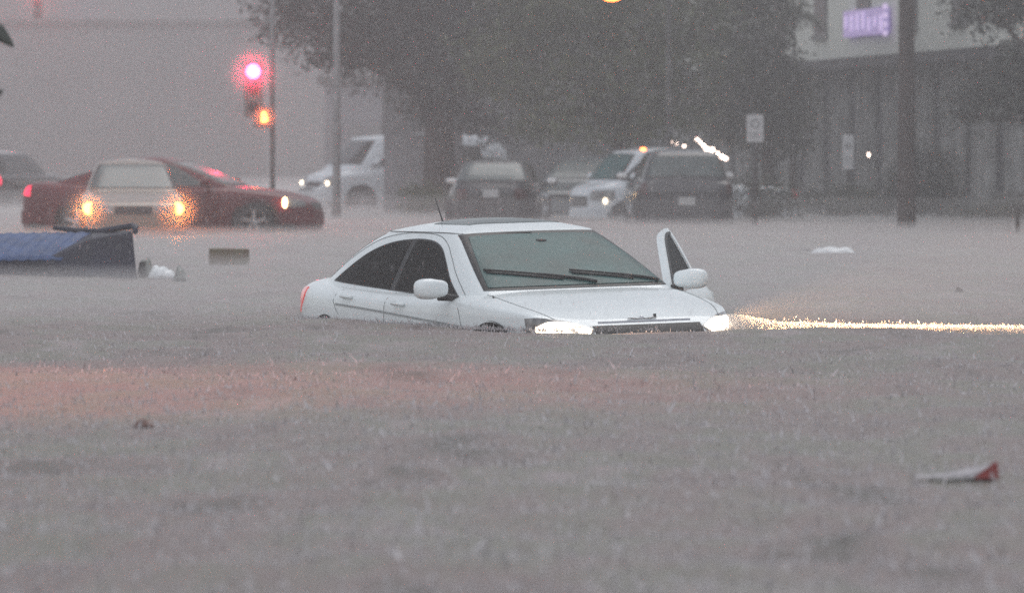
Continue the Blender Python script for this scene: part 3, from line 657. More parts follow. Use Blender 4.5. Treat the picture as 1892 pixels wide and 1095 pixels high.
rag('floating_branch', fl(1487, 466), .20, .05, M['debris'], 'dark tuft of debris at the tail of the long white bag', 'debris', .03, 12)
rag('floating_clump', fl(1773, 542), .10, .055, M['debris'], 'small round dark clump floating alone on open water', 'debris', 0, 13, 0, .05)
rag('small_debris', fl(265, 785), .09, .03, mat('brown_debris', (.16, .09, .075), rough=.7, var=.4, vscale=40), 'small brown scrap floating in the pinkish foreground water', 'debris', 0, 14, 0, .05)
# crushed carton in the foreground: pale sleeve with a dark red end flap
p = fl(1768, 880); e = empty('crushed_cup', p, R(4)); prop(e, 'crushed white paper carton with a dark red end, in the foreground water', 'litter')
b = MB(); V = []; n = 20
for i in range(n + 1):
    s = i / n; x = -.165 + .29 * s; h = .008 + .042 * s ** 1.8; wv = .04 + .03 * s
    for j in range(9): a = math.pi * j / 8; V.append((x, wv * math.cos(a), h * math.sin(a) - .002))
b.add(V, [(i * 9 + j, (i + 1) * 9 + j, (i + 1) * 9 + j + 1, i * 9 + j + 1) for i in range(n) for j in range(8)]); b.make('sleeve', M['white_card'], e, True)
V = [(.055, -.075, -.006), (.152, -.068, -.006), (.150, -.05, .060), (.062, -.078, .006), (.13, .06, -.01), (.148, .05, .052)]
b = MB().add(V, [(0, 1, 2, 3), (1, 4, 5, 2), (0, 3, 5, 4), (3, 2, 5), (0, 4, 1)]); b.make('end_flap', M['red_card'], e)

# ------------------------------------------------------------------ street furniture
M['metal_dark'] = mat('dark_metal', (.05, .045, .045), rough=.5, metal=.3, var=.3, vscale=10)
M['wall_grey'] = mat('grey_render', (.40, .39, .41), rough=.85, var=.15, vscale=1.2, bump=.2, bscale=20)
M['housing'] = mat('housing_paint', (.20, .19, .18), rough=.5, var=.15, vscale=10)
M['metal_grey'] = mat('grey_metal', (.22, .22, .22), rough=.5, metal=.4, var=.3, vscale=6)
M['sign_white'] = mat('sign_white', (.55, .55, .56), rough=.5, var=.08, vscale=12)
M['sign_grey'] = mat('sign_grey_print', (.25, .26, .27), rough=.6, var=.2, vscale=12)
def post_sign(px, y0, y1, wpx, d, name, label, polew=.035):
    c = at(px, (y0 + y1) / 2, d); g = road_z(d); e = empty(name, (c.x, c.y, g)); prop(e, label, 'sign')
    hw, hh = wpx / 2 * d / F, (y1 - y0) / 2 * d / F; z = c.z - g
    MB().tube([(0, .08, -.3), (0, .08, z + hh + .03)], polew, 8).make('pole', M['metal_dark'], e, True)
    o = MB().box((0, 0, z), (hw, .006, hh)).make('sign_panel', M['sign_white'], e); q = o.modifiers.new('b', 'BEVEL'); q.width = .004
    s = MB()                                   # faint ring symbol and border of the parking notice
    for k in range(20):
        a = 2 * math.pi * k / 20; s.box((hw * .45 * math.cos(a), -.010, z + hh * .35 + hw * .45 * math.sin(a)), (.012, .002, .012))
    s.box((0, -.010, z - hh * .35), (hw * .6, .002, .012)); s.box((0, -.010, z - hh * .58), (hw * .5, .002, .010))
    s.make('sign_print', M['sign_grey'], e); return e
post_sign(1395, 212, 263, 31, 127, 'street_sign', 'white rectangular parking sign on a dark pole, behind the open car door', .06)
post_sign(1567, 249, 313, 20, 138, 'street_sign', 'narrow tall pale sign between the parking sign and the brown tree trunk')
# lamp post in front of the white truck
def lamp_post(px, d, label, r=.085, top=6.5, name='lamp_post'):
    e = empty(name, place(px, d)); prop(e, label, 'post')
    MB().tube([(0, 0, -.3), (0, 0, .6), (0, 0, top)], [r * 1.5, r, r * .7], 10).make('pole', M['metal_grey'], e, True)
    MB().tube([(0, 0, top - .1), (.5, 0, top + .2), (1.4, 0, top + .3)], .04, 8).make('arm', M['metal_grey'], e, True)
    V, Fs = blob((1.6, 0, top + .28), (.35, .12, .07), 2.5); mesh('lamp_head', V, Fs, M['metal_grey'], e); return e
o = MB().box((0, .2, .95), (.88, .2, .95)).make('grey_wall', M['wall_grey'], None, False, place(782, 154)); prop(o, 'plain grey wall end standing between the white delivery van and the thick tree trunk', 'wall')
lamp_post(622, 140, 'grey lamp post standing in front of the white delivery van')
# traffic signals
def signal(px, py, d, lm, r, name, label, ring, energy, col, walk=False):
    c = at(px, py, d); g = road_z(d); e = empty(name, (c.x, c.y, g)); prop(e, label, 'traffic light'); z = c.z - g
    b = MB()
    if walk: b.box((0, .06, z), (.19, .09, .20))
    else: b.box((0, .1, z - .33), (.17, .10, .52))
    o = b.make('signal_housing', M['housing'], e); q = o.modifiers.new('b', 'BEVEL'); q.width = .03; q.segments = 2
    if walk:                                    # raised hand of the pedestrian signal
        s = MB().box((0, -.045, z - .05), (.05, .008, .05))
        for k, (dx, h) in enumerate(((-.038, .05), (-.013, .07), (.013, .065), (.038, .05))): s.box((dx, -.045, z + h * .8), (.010, .008, h * .7))
        s.box((.066, -.045, z - .03), (.010, .008, .035)); s.make('hand_symbol', lm, e)
    else:
        MB().lathe([(0, -.035), (r * .8, -.02), (r, 0)], (0, -.01, z), 'y', 24).make('lens', lm, e, True)
        for k in (-.33, -.66): MB().lathe([(0, -.02), (.09, -.01), (.10, 0)], (0, -.01, z + k), 'y', 20).make('lens', M['trim'], e, True)
        vis = MB(); V = []
        for h in (0, -.2):
            for k in range(13): a = math.pi * (k / 12) ; V.append((.125 * math.cos(a), h - .005, z + .125 * math.sin(a)))
        vis.add(V, [(k, k + 1, 14 + k, 13 + k) for k in range(12)]); vis.make('visor', M['housing'], e)
    lampspot(e, (0, -.12, z), (0, -1, -.02), energy, col, 150)
    return e, c
sd = 128.0
e, c = signal(468, 132, sd, M['lamp_red'], .135, 'traffic_light', 'traffic signal glowing bright red in the mist above the red sedan', True, 190, (1, .02, .06))
MB().tube([(.35, .22, -.3), (.35, .22, 6.2)], .05, 10).make('pole', M['metal_grey'], e, True)
MB().tube([(.35, .22, 3.9), (0, .2, 3.9)], .03, 8).make('bracket', M['metal_grey'], e, True)
signal(488, 216, sd + .02, M['lamp_orange'], .1, 'pedestrian_signal', 'small pedestrian signal with an orange raised hand, below the red signal', True, 90, (1, .12, .03), walk=True)
e, c = signal(70, -8, 250, M['lamp_red'], .10, 'traffic_light', 'dimmer red traffic signal cut by the top edge, over the hazy street', True, 900, (1, .03, .05))
MB().tube([(0, .2, c.z + .6), (-3.5, .2, c.z + .8), (-3.5, .2, -.3)], .07, 8).make('mast', M['metal_grey'], e, True)
# amber street lamp at the top edge, in the trees
c = at(1130, -4, 138); e = empty('street_lamp', (c.x, c.y, road_z(138))); prop(e, 'amber street lamp glowing between the leaves at the top edge', 'street lamp')
z = c.z - road_z(138); V, Fs = blob((0, 0, z), (.17, .1, .07), 2.2); mesh('lamp_glass', V, Fs, M['lamp_orange'], e)
MB().tube([(0, .1, z + .07), (.5, .3, z + .25), (1.2, 2.6, z), (1.2, 2.6, -.3)], .05, 8).make('pole', M['metal_grey'], e, True)
e = empty('street_lamp', (-4.6, 37.0, road_z(37))); prop(e, 'orange street lamp on a tall post, its glow falling on the foreground water', 'street lamp')
MB().tube([(0, 0, -.1), (0, 0, 5.2), (.6, 0, 5.5), (1.2, 0, 5.5)], .06, 8).make('pole', M['metal_grey'], e, True); V, Fs = blob((1.3, 0, 5.45), (.3, .12, .08), 2.4); mesh('lamp_glass', V, Fs, M['lamp_orange'], e)
lampspot(e, (1.3, 0, 5.3), (.10, -.06, -1), 560, (1, .22, .07), 100)
# bollard at the right edge
p = Vector(((1880 - 946) / F * 113, 113, 0)); b = MB().lathe([(.032, -.4), (.032, .36), (.045, .37), (.045, .41), (.03, .44), (0, .44)], n=14).make('bollard', M['metal_dark'], None, True, p)
prop(b, 'slim dark bollard standing in the water at the far right edge', 'bollard')

# ------------------------------------------------------------------ pavement, buildings
M['soil'] = mat('planting', (.055, .06, .04), rough=.95, var=.4, vscale=3, bump=.8, bscale=15)
V = [(.3, 134.5, 0), (4.2, 133, 0), (40, 131, 0), (60, 131, 0), (60, 260, 0), (.3, 260, 0)]
b = MB(); k = len(V); b.add([(x, y, .06) for x, y, _ in V] + [(x, y, -.5) for x, y, _ in V], [tuple(range(k))] + [(i, (i + 1) % k, k + (i + 1) % k, k + i) for i in range(k)])
o = b.make('pavement', M['concrete']); bm_fix(o); prop(o, 'raised pavement along the far side of the street', 'pavement', kind='structure')
A = Vector((6.95, 166, 0)); B = Vector((10.39, 140, 0)); U_ = (B - A).normalized(); N_ = Vector((-U_.y, U_.x, 0)); N_ = N_ if N_.y < 0 else -N_
A0 = A - U_ * 22; B0 = B + U_ * 30; LEN = (B0 - A0).length
ang = math.atan2(U_.y, U_.x)
bl = empty('shop_building', A0, ang); prop(bl, 'pale two storey shop building on the right with a dark slatted lower front', 'building')
M['wall_pale'] = mat('pale_render', (.66, .67, .61), rough=.8, var=.08, vscale=.7)
M['shop_dark'] = mat('dark_cladding', (.030, .030, .036), rough=.7, var=.3, vscale=1.2)
M['shop_slat'] = mat('grey_slat', (.33, .33, .32), rough=.7, var=.3, vscale=2)
M['win_dark'] = mat('building_glass', (.05, .055, .06), rough=.5, var=.3, vscale=1)
sgn = -1 if (Matrix.Rotation(ang, 3, 'Z') @ Vector((0, -1, 0))).y < 0 else 1   # local y of the street side
SY = sgn
MB().box((LEN / 2, -SY * 4.0, 6.75), (LEN / 2, 4.0, 3.25)).make('upper_wall', M['wall_pale'], bl)
MB().box((LEN / 2, -SY * 4.3, 1.75), (LEN / 2, 4.0, 1.75)).make('lower_wall', M['shop_dark'], bl)
MB().box((LEN / 2, SY * .25, 3.40), (LEN / 2, .30, .12)).make('awning', M['shop_dark'], bl)
s = MB(); r = np.random.default_rng(4); xx = .2
while xx < LEN - .3:
    if (xx % 3.4) < 1.0: xx += .3; continue
    wv = r.choice([.05, .07, .10]); s.box((xx, -SY * .22, 1.75 + 0), (wv / 2, .06, 1.52)); xx += r.choice([.20, .26, .34])
prop(s.make('slat_screen', M['shop_slat'], bl), kind='stuff')
for k in range(9):
    x = 2.4 + k * 5.6; f_ = MB().box((x, SY * .02, 4.75), (.8, .03, .62)).make('window', M['win_dark'], bl)
    MB().box((x, SY * .06, 4.08), (.9, .06, .05)).make('window_sill', M['concrete'], f_)
# purple neon sign on the pale wall
c1 = at(1620, 42, 157.0)
loc = Matrix.Rotation(-ang, 3, 'Z') @ (c1 - A0)
ns_ = empty('neon_sign', A0, ang); prop(ns_, 'glowing purple lit sign panel high on the pale building', 'sign')
lx, lz = loc.x, loc.z; fw = 5.2
MB().box((lx, SY * .10, lz), (fw * .5, .05, .30)).make('sign_box', M['neon'], ns_)
r = np.random.default_rng(9)
for k in range(7): MB().box((lx + fw * (-.42 + .14 * k), SY * .17, lz + r.uniform(-.06, .06)), (.05, .02, r.uniform(.10, .2))).make('light_tube', M['neon2'], ns_)
s = MB()
for k in range(4): s.box((lx + fw * .56, SY * .2, lz + .30 - .2 * k), (.12, .03, .06))
s.make('sign_lights', M['neon2'], ns_)
# low planter wall and hedge on the right
o = MB().box((11.2, 134.6, .30), (1.9, .15, .28)).make('planter_wall', M['concrete']); prop(o, 'low pale concrete planter wall at the far right behind the bollard', 'wall')
# far block behind the trees, and hazy buildings beyond the junction
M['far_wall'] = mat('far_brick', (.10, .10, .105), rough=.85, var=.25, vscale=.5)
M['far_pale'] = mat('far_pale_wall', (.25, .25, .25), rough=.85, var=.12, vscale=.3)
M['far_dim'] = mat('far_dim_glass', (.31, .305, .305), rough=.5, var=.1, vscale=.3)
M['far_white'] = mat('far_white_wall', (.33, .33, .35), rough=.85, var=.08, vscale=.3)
def block(name, px0, px1, d, h, m, label, floors=3, bays=6, depth=12, wm=None):
    x0, x1 = (px0 - 946) / F * d, (px1 - 946) / F * d
    e = empty(name, ((x0 + x1) / 2, d, -.15)); prop(e, label, 'building'); hw = (x1 - x0) / 2
    MB().box((0, depth / 2, h / 2), (hw, depth / 2, h / 2)).make('wall', m, e)
    MB().box((0, depth / 2, h + .12), (hw + .25, depth / 2 + .25, .12)).make('roof', M['concrete'], e)
    for i in range(floors):
        z = 1.7 + i * 3.2
        if z + 1 > h: break
        for k in range(bays):
            x = -hw + (k + .5) * 2 * hw / bays; f_ = MB().box((x, -.02, z), (hw / bays * .55, .03, .85)).make('window', wm or M['win_dark'], e)
            MB().box((x, -.06, z - .92), (hw / bays * .6, .06, .05)).make('window_sill', M['concrete'], f_)
    return e
block('brick_building', 706, 1520, 205, 9, M['far_wall'], 'dark brick building behind the trees in the middle of the picture', 3, 9)
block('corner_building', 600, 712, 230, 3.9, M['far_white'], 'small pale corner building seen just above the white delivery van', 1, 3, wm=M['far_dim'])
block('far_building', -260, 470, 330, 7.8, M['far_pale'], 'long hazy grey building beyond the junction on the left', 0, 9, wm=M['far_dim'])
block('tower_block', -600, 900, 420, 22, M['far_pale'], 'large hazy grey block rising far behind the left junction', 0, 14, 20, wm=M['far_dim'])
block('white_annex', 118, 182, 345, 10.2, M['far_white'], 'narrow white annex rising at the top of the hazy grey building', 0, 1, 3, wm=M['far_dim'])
# string of shop lights
pts = [(1240, 262), (1250, 266), (1264, 270), (1288, 258), (1294, 263), (1300, 269), (1306, 276), (1316, 277), (1326, 283), (1334, 290), (1341, 293)]
e = empty('string_lights', at(1290, 262, 150)); prop(e, 'string of pinkish white shop lights hanging above the dark sport utility vehicle', 'lights')
P = [at(px, py - 3, 150) - e.location for px, py in pts]; MB().tube(P, .008, 5).make('cable', M['metal_dark'], e, True)
for k, (px, py) in enumerate(pts):
    rr = (.030, .022, .026, .035, .030, .034, .055, .048, .032, .05, .038)[k]; V, Fs = blob(at(px, py, 150) - e.location, (rr, rr, rr), 2, 10, 8); mesh('bulb', V, Fs, M['bulb'], e)
c = at(1605, 286, 150); e = empty('shop_lamp', c); prop(e, 'single small white lamp on the dark shopfront', 'lamp')
V, Fs = blob((0, 0, 0), (.022, .022, .045), 2, 10, 8); mesh('bulb', V, Fs, M['bulb'], e); MB().box((0, .1, .04), (.03, .08, .02)).make('bracket', M['metal_dark'], e)
c = at(1819, 16, 140); e = empty('sign_lamp', c); prop(e, 'vertical strip of red lamps among the leaves at the upper right', 'lights')
for k in range(4): V, Fs = blob((.0, 0, .16 - .13 * k), (.03, .03, .045), 2, 10, 8); mesh('bulb', V, Fs, M['lamp_orange'], e)
MB().box((0, .05, 0), (.05, .02, .3)).make('backing', M['metal_dark'], e)

# ------------------------------------------------------------------ trees
M['bark'] = mat('bark', (.06, .045, .042), rough=.9, var=.35, vscale=6, bump=.6, bscale=25)
def leafmat(name, a, b):
    m = mat(name, a, rough=.55, var=.35, vscale=1.2, col2=b); return m
M['leaf_dark'] = leafmat('leaf_dark', (.040, .046, .044), (.085, .095, .080)); M['leaf_green'] = leafmat('leaf_green', (.048, .066, .022), (.14, .165, .065))
M['leaf_mid'] = leafmat('leaf_mid', (.05, .058, .043), (.10, .11, .075))
def leaves(lobes, n, size, seed, shell=.55):
    r = np.random.default_rng(seed); lob = np.array([(*c, *s) for c, s in lobes]); vol = lob[:, 3] * lob[:, 4] * lob[:, 5]; vol = vol ** .8; pr = vol / vol.sum()
    # clumps, then leaves round each clump
    nc = max(12, n // 26); li = r.choice(len(lob), nc, p=pr); u = r.normal(size=(nc, 3)); u /= np.linalg.norm(u, axis=1)[:, None]
    rad = (shell + (1 - shell) * r.random(nc)) ** 1.0; rad = np.where(r.random(nc) < .35, r.random(nc) ** .5, rad)
    cc = lob[li, :3] + u * rad[:, None] * lob[li, 3:]
    k = r.integers(0, nc, n); cs_ = r.uniform(.16, .42, nc) * (size / .16)
    q = r.normal(size=(n, 3)) * cs_[k][:, None] * np.array([1, 1, .7]) * .8; P = cc[k] + q
    a = r.normal(size=(n, 3)); a /= np.linalg.norm(a, axis=1)[:, None]; b = np.cross(a, r.normal(size=(n, 3))); b /= np.linalg.norm(b, axis=1)[:, None]
    s = size * r.uniform(.5, 1.2, n)[:, None]; w_ = s * .42
    V = np.stack([P - a * s * .5, P + b * w_ * .5 - a * s * .05, P + a * s * .5, P - b * w_ * .5 - a * s * .05], 1).reshape(-1, 3)
    return V
def quadmesh(name, V, m, parent):
    n = len(V) // 4; me = bpy.data.meshes.new(name); me.vertices.add(len(V)); me.vertices.foreach_set('co', V.astype(np.float32).ravel())
    me.loops.add(4 * n); me.loops.foreach_set('vertex_index', np.arange(4 * n, dtype=np.int32)); me.polygons.add(n)
    me.polygons.foreach_set('loop_start', np.arange(0, 4 * n, 4, dtype=np.int32)); me.update(calc_edges=True); me.validate()
    me.materials.append(m); o = bpy.data.objects.new(name, me); C.objects.link(o)
    if parent: o.parent = parent
    return o
def tree(px, d, tr, lobes_px, m, label, n=16000, size=.16, seed=1, name='tree', base=None, fk=.42, lean=0.0, cat='tree', group='street trees'):
    """lobes_px: (px, py, rx px, rz px, depth offset)"""
    x = (px - 946) / F * d; g = road_z(d) if base is None else base; e = empty(name, (x, d, g)); prop(e, label, cat, group)
    lobes = []
    for (lx, ly, rx, rz, dd) in lobes_px:
        p = at(lx, ly, d) - e.location; p.y = dd; k = d / F; lobes.append((tuple(p), (rx * k, max(rx, rz) * k * .9, rz * k)))
    quadmesh('crown', leaves(lobes, n, size, seed), m, e)
    t = MB(); top = max(l[0][2] for l in lobes); r = np.random.default_rng(seed); fork = top * fk
    t.tube([(0, 0, -.5), (0, 0, .15), (lean * .3, 0, fork * .5), (lean, 0, fork)], [tr * 1.3, tr * 1.12, tr * .95, tr * .85], 12)
    for (p, s) in lobes:
        p = Vector(p); mid = Vector((lean, 0, fork)).lerp(p, .5) + Vector((0, 0, .25 * abs(p.x) * .2)); rr = tr * .42
        t.tube([(lean, 0, fork - .2), mid, p, p + Vector((r.uniform(-.3, .3), 0, s[2] * .6))], [rr, rr * .7, rr * .4, rr * .15], 7)
        for q in range(3):
            dv = Vector(r.normal(size=3)).normalized(); t.tube([mid.lerp(p, .6), p + Vector((dv.x * s[0], dv.y * s[1], dv.z * s[2])) * .8], [rr * .3, rr * .08], 5)
    t.make('trunk', M['bark'], e, True); return e
tree(812, 152, .36, [(600, 30, 110, 95, 0), (520, 20, 50, 75, .3), (690, 30, 120, 120, .4), (780, 60, 130, 130, 0), (770, 165, 70, 60, -.2), (840, 170, 80, 75, .5), (640, 105, 70, 45, .2), (900, 60, 120, 150, .8), (900, 232, 62, 36, .2), (740, -110, 240, 120, 0), (560, -90, 110, 90, 0)],
     M['leaf_dark'], 'big dark tree with a thick trunk spreading over the middle left', 34000, .17, 11)
tree(1150, 146, .20, [(960, 90, 110, 120, 0), (1060, 100, 130, 130, .2), (1180, 110, 130, 140, 0), (1270, 90, 100, 130, .4), (1010, 215, 80, 50, 0), (1090, 235, 110, 45, -.2), (1200, 225, 90, 45, .2), (1120, -60, 260, 110, 0)],
     M['leaf_green'], 'broad olive green tree hanging over the parked cars', 30000, .15, 12)
tree(1420, 150, .14, [(1370, 70, 90, 120, 0), (1420, 160, 70, 90, .2), (1350, 220, 70, 60, 0), (1440, 250, 60, 60, .3), (1400, -60, 100, 90, 0), (1470, 200, 45, 60, .5)],
     M['leaf_mid'], 'dense grey green tree behind the parking sign', 15000, .15, 13)
tree(1675, 122, .15, [(1640, -190, 150, 110, 0), (1740, -210, 140, 100, .4), (1680, -280, 150, 100, 0)], M['leaf_mid'], 'tree with a bare brown trunk standing in water at the right', 7000, .14, 14, base=-.2, fk=.85)
tree(2010, 118, .16, [(1850, 175, 75, 55, 0), (1900, 140, 70, 70, .3), (1800, 190, 45, 30, .1), (1960, 150, 80, 110, 0), (1830, 10, 60, 35, .2), (1900, 0, 60, 50, .2), (2000, 0, 100, 90, 0), (1780, 215, 22, 14, 0)],
     M['leaf_dark'], 'dark leafy tree reaching in from the right edge', 11000, .14, 15, base=-.1)
tree(1466, 156, .10, [(1466, 20, 22, 30, 0)], M['leaf_mid'], 'thin palm like tree with drooping fronds before the pale wall', 300, .14, 16, name='palm_tree', cat='palm tree', group='palms')
pal = bpy.data.objects['palm_tree']
r = np.random.default_rng(21); V = []
for k in range(14):
    a = 2 * math.pi * k / 14; ln = r.uniform(.7, .95); zc = at(1466, 38, 156).z + .12; c0 = Vector((pal.location.x, 156, zc))
    for q in range(26):
        t = q / 25; p = c0 + Vector((math.cos(a) * ln * t, math.sin(a) * ln * t, .16 * math.sin(math.pi * t * .8) - .55 * t * t))
        for sg in (-1, 1):
            dv = Vector((-math.sin(a) * sg, math.cos(a) * sg, -.7)).normalized() * .22 * math.sin(math.pi * min(1, t * .9 + .1)); wv = Vector((math.cos(a), math.sin(a), 0)) * .02
            V += [p - wv, p + wv, p + dv + wv * .2, p + dv - wv * .2]
quadmesh('fronds', np.array([tuple(v - pal.location) for v in V]), M['leaf_mid'], pal)
# shrubs on the pavement
def shrub(px, py0, py1, wpx, d, m, label, n, seed, name='shrub'):
    k = d / F; c = at(px, (py0 + py1) / 2, d); e = empty(name, (c.x, c.y, .06)); prop(e, label, 'shrub', 'shrubs along the pavement')
    h = (py1 - py0) * k; lob = [((0, 0, h * .5), (wpx / 2 * k, wpx / 2 * k * .7, h * .5)), ((wpx * .2 * k, 0, h * .3), (wpx * .35 * k, .3, h * .3)), ((-wpx * .22 * k, 0, h * .32), (wpx * .33 * k, .3, h * .3))]
    quadmesh('foliage', leaves(lob, n, .09, seed), m, e)
    t = MB(); r = np.random.default_rng(seed)
    for q in range(7): t.tube([(0, 0, -.05), (r.uniform(-.5, .5) * wpx * k * .6, r.uniform(-.15, .15), h * r.uniform(.4, .8))], [.018, .006], 5)
    t.make('stems', M['bark'], e, True)
shrub(1705, 262, 405, 135, 136, M['leaf_dark'], 'large dark rounded shrub behind the bare brown trunk', 9500, 31)
shrub(1560, 345, 406, 190, 137, M['leaf_mid'], 'low wide shrub under the narrow pale sign', 3600, 32)
shrub(1418, 325, 412, 150, 131.5, M['leaf_mid'], 'low shrub at the foot of the parking sign', 2800, 33)
shrub(1830, 378, 408, 150, 133.6, M['leaf_mid'], 'low planting in front of the pale planter wall', 2400, 34)
shrub(905, 290, 400, 120, 148, M['leaf_mid'], 'loose grey green shrub behind the black hatchback', 3600, 36)
shrub(780, 345, 400, 90, 146, M['leaf_green'], 'small green shrub at the foot of the thick tree trunk', 1600, 35)
# near branch with leaves entering at the left edge
e = empty('tree_branch', at(-260, 120, 30)); prop(e, 'near dark leafy twig poking in at the upper left edge', 'branch')
tip = lambda px, py: at(px, py, 30) - e.location
MB().tube([tip(-260, 120), tip(-150, 100), tip(-60, 60), tip(-10, 50)], [.02, .014, .008, .003], 7).make('twig', M['bark'], e, True)
MB().tube([tip(-150, 100), tip(-70, 170), tip(-25, 185)], [.010, .006, .002], 6).make('twig', M['bark'], e, True)
def leaf(p0, p1, wd):
    p0, p1 = Vector(p0), Vector(p1); a = (p1 - p0); s_ = a.cross(Vector((0, 1, 0))).normalized(); V = []; n = 10
    for i in range(n + 1):
        t = i / n; q = p0 + a * t; ww = wd * math.sin(math.pi * t ** .8) ** .8; V += [q + s_ * ww, q + Vector((0, -.006, 0)), q - s_ * ww]
    Fs = []
    for i in range(n): Fs += [(3 * i, 3 * i + 1, 3 * i + 4, 3 * i + 3), (3 * i + 1, 3 * i + 2, 3 * i + 5, 3 * i + 4)]
    o = mesh('leaf', V, Fs, M['leaf_dark'], e); q = o.modifiers.new('s', 'SOLIDIFY'); q.thickness = .002
for a, b_, wd in (((-34, 30), (27, 88), .034), ((-34, 190), (8, 166), .022), ((-60, 60), (-20, 20), .02), ((-40, 195), (-2, 245), .018), ((-110, 85), (-70, 40), .02)): leaf(tip(*a), tip(*b_), wd)

# ------------------------------------------------------------------ rain splashes on the water, and the lit bow splash line
M['drop'] = mat('splash_water', (.58, .55, .56), rough=.25, var=.1, vscale=5)
def splashes(name, P, h, m, label, seed=5):
    r = np.random.default_rng(seed); n = len(P); a = r.uniform(0, 2 * math.pi, n); hw = h * r.uniform(.10, .28, n); hh = h * np.clip(r.lognormal(-.45, .5, n), .2, 2.6)
    dx, dy = np.cos(a) * hw, np.sin(a) * hw; tilt = r.normal(size=(n, 2)) * .25 * hh[:, None]; V = np.zeros((n, 4, 3))
    base = P
    V[:, 0] = base + np.stack([dx, dy, 0 * dx], 1); V[:, 1] = base + np.stack([-dy * 1, dx * 1, hh * .4], 1); V[:, 2] = base + np.stack([tilt[:, 0], tilt[:, 1], hh], 1); V[:, 3] = base + np.stack([-dx, -dy, 0 * dx], 1)
    o = quadmesh(name, V.reshape(-1, 3), m, None); prop(o, label, 'water splashes', kind='stuff'); return o
n = 110000; yv = 16 + 114 * rng.random(n) ** 1.3; xv = rng.uniform(-1, 1, n) * (yv * .085 + .6); P = np.stack([xv, yv, wave(xv, yv) + .001], 1)
splashes('rain_splashes', P, .024, M['drop'], 'tiny rain splashes all over the floodwater')
hp = []
for k in range(5000):
    x = rng.uniform(S.xr, S.xf); y = S.sidey(x, .72) * (1 if rng.random() < .3 else -1); q = car_root.matrix_basis @ Vector((x, y + math.copysign(rng.exponential(.03), y), .7)); hp.append((q.x, q.y, .002 + rng.exponential(.006)))
splashes('hull_splashes', np.array(hp), .022, M['drop'], 'ring of small splashes where water laps the white sedan', 9)
n = 2600; yv = 17 + 26 * rng.random(n); xv = rng.uniform(-1, 1, n) * (yv * .085 + .6); P = np.stack([xv, yv, wave(xv, yv) + .001], 1)
splashes('large_splashes', P, .042, M['drop'], 'larger rain splashes on the nearest water', 15)
# droplets thrown up in the headlight beam to the right of the car, and along its nose
n = 7000; t = rng.random(n) ** 1.5; xa = 1.40 + 2.55 * t; P = np.stack([xa, 48.92 + rng.normal(size=n) * .13 - .16 * t, np.abs(rng.normal(size=n)) * (.030 * (1 - t) ** 2 + .012) + .002], 1)
splashes('beam_splashes', P, .015, M['drop'], 'row of sparkling drops lit by the headlight beam right of the white sedan', 6)
n = 900; t = rng.random(n); xa = .62 + .75 * t; P = np.stack([xa, 48.30 + .42 * t + rng.normal(size=n) * .03, np.abs(rng.normal(size=n)) * .014 + .002], 1)
splashes('nose_splashes', P, .018, M['drop'], 'drops jumping along the bumper of the white sedan', 8)
lampspot(car_root, (1.80, .85, .80), Matrix.Rotation(R(56), 3, 'Z') @ Vector((1, 0, -.03)), 9000, (1, .52, .24), 52, 'headlight_beam')

# falling rain: thin slanting streaks through the air
n = 6000; yv = 22 + 80 * rng.random(n); xv = rng.uniform(-1, 1, n) * (yv * .085 + .8); zv = rng.uniform(0, 1, n) * (1.0 + yv * .045)
P = np.stack([xv, yv, zv], 1); ln = rng.uniform(.012, .035, n); sl_ = rng.normal(.10, .03, n); wd = .0016
V = np.zeros((n, 4, 3)); V[:, 0] = P; V[:, 1] = P + [wd, 0, 0]; V[:, 2] = P + np.stack([ln * sl_ + wd, 0 * ln, ln], 1); V[:, 3] = P + np.stack([ln * sl_, 0 * ln, ln], 1)
prop(quadmesh('rain', V.reshape(-1, 3), M['drop'], None), 'fine slanting rain falling over the street', 'rain', kind='stuff')

# ------------------------------------------------------------------ air: rain haze and the spray layer over the water
def volume(name, lo, hi, dens, g, col, label):
    lo, hi = Vector(lo), Vector(hi); o = MB().box((lo + hi) / 2, (hi - lo) / 2).make(name, None); bm_fix(o)
    m = bpy.data.materials.new(name); m.use_nodes = True; n = m.node_tree.nodes; n.clear()
    out = n.new('ShaderNodeOutputMaterial'); v = n.new('ShaderNodeVolumePrincipled'); v.inputs['Density'].default_value = dens; v.inputs['Anisotropy'].default_value = g
    v.inputs['Color'].default_value = (*col, 1); m.node_tree.links.new(v.outputs[0], out.inputs['Volume']); o.data.materials.append(m)
    prop(o, label, 'haze', kind='stuff'); return o
volume('haze', (-110, -8, -1.8), (110, 460, 26), .0023, .65, (.99, .975, .985), 'grey rain haze filling the street')
volume('far_spray', (-80, 119, -.06), (80, 310, .50), .010, .3, (.99, .98, .99), 'pale bank of spray drifting over the far water')
volume('rain_spray', (-60, 49.9, -.05), (60, 300, .14), .062, .3, (.99, .98, .99), 'low layer of rain spray hugging the floodwater')
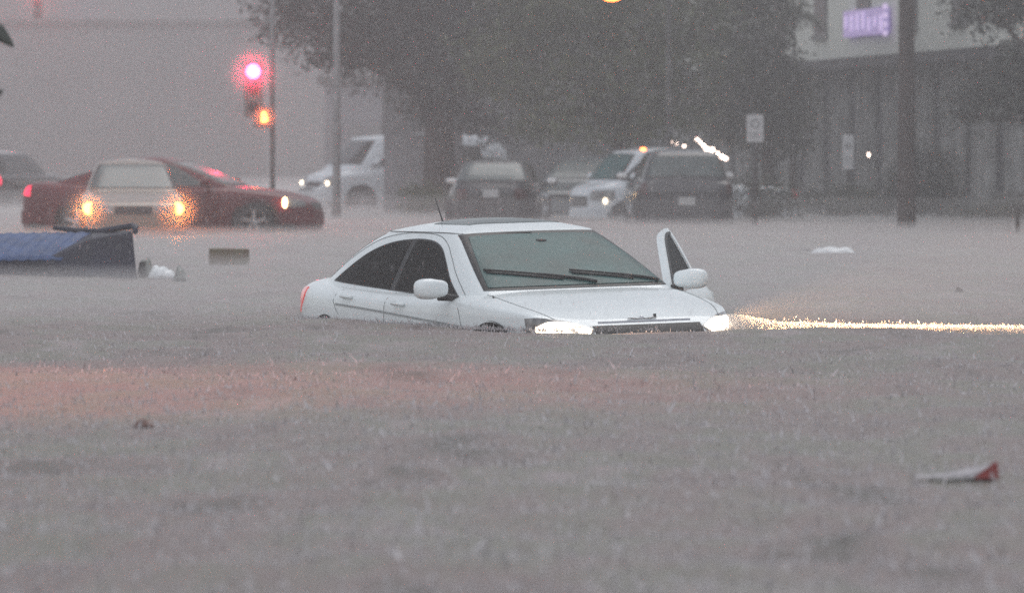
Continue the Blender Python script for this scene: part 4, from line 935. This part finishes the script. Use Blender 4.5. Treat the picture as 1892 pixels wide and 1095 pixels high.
def mist(c, r, dens, label):  # added ball of mist that spreads a soft glow halo round a lamp
    V, Fs = blob((0, 0, 0), (1, 1, 1), 2, 32, 20); o = mesh('glow_mist', V, Fs, None, None, True, c); o.scale = (r, r, r); bm_fix(o); m = bpy.data.materials.new('glow_mist'); m.use_nodes = True; n = m.node_tree.nodes; n.clear(); L = m.node_tree.links
    out = n.new('ShaderNodeOutputMaterial'); v = n.new('ShaderNodeVolumePrincipled'); v.inputs['Anisotropy'].default_value = .5
    t = n.new('ShaderNodeTexCoord'); g = n.new('ShaderNodeTexGradient'); g.gradient_type = 'SPHERICAL'; p = n.new('ShaderNodeMath'); p.operation = 'POWER'; p.inputs[1].default_value = 1.6; q = n.new('ShaderNodeMath'); q.operation = 'MULTIPLY'; q.inputs[1].default_value = dens
    L.new(t.outputs['Object'], g.inputs[0]); L.new(g.outputs['Fac'], p.inputs[0]); L.new(p.outputs[0], q.inputs[0]); L.new(q.outputs[0], v.inputs['Density'])
    v.inputs['Color'].default_value = (.99, .98, .99, 1); L.new(v.outputs[0], out.inputs['Volume']); o.data.materials.append(m)
    prop(o, label, 'mist', kind='stuff')
mist(at(468, 132, sd - .1), .70, 1.3, 'ball of mist added for the glow halo round the red signal')
mist(at(488, 216, sd - .1), .36, 1.0, 'ball of mist added for the glow halo round the pedestrian signal')
for px in (160, 329): mist(at(px, 389, 110.0), .50, 1.3, 'ball of mist added for the glow halo of a beige headlight')
# added wedge of spray carrying the headlight glare, thick at the lamp, thinning right
V = []
for x, y0, y1, z in ((1.46, 48.84, 49.10, .12), (1.60, 48.78, 49.14, .11), (1.9, 48.78, 49.12, .055), (2.4, 48.68, 49.05, .042), (4.3, 48.50, 48.85, .028)):
    V += [(x, y0, -.03), (x, y1, -.03), (x, y1, z), (x, y0, z)]
Fs = [(0, 1, 2, 3), (16, 19, 18, 17)] + [(4 * i + k, 4 * i + 4 + k, 4 * i + 4 + (k + 1) % 4, 4 * i + (k + 1) % 4) for i in range(4) for k in range(4)]
o = mesh('glare_spray', V, Fs, None, None, False); bm_fix(o); m = bpy.data.materials.new('glare_spray'); m.use_nodes = True; n = m.node_tree.nodes; n.clear()
out = n.new('ShaderNodeOutputMaterial'); v = n.new('ShaderNodeVolumePrincipled'); v.inputs['Density'].default_value = 1.3; v.inputs['Anisotropy'].default_value = .2; v.inputs['Color'].default_value = (.99, .98, .97, 1)
m.node_tree.links.new(v.outputs[0], out.inputs['Volume']); o.data.materials.append(m); prop(o, 'low wedge of spray added to carry the headlight glare beside the white sedan', 'spray', kind='stuff')
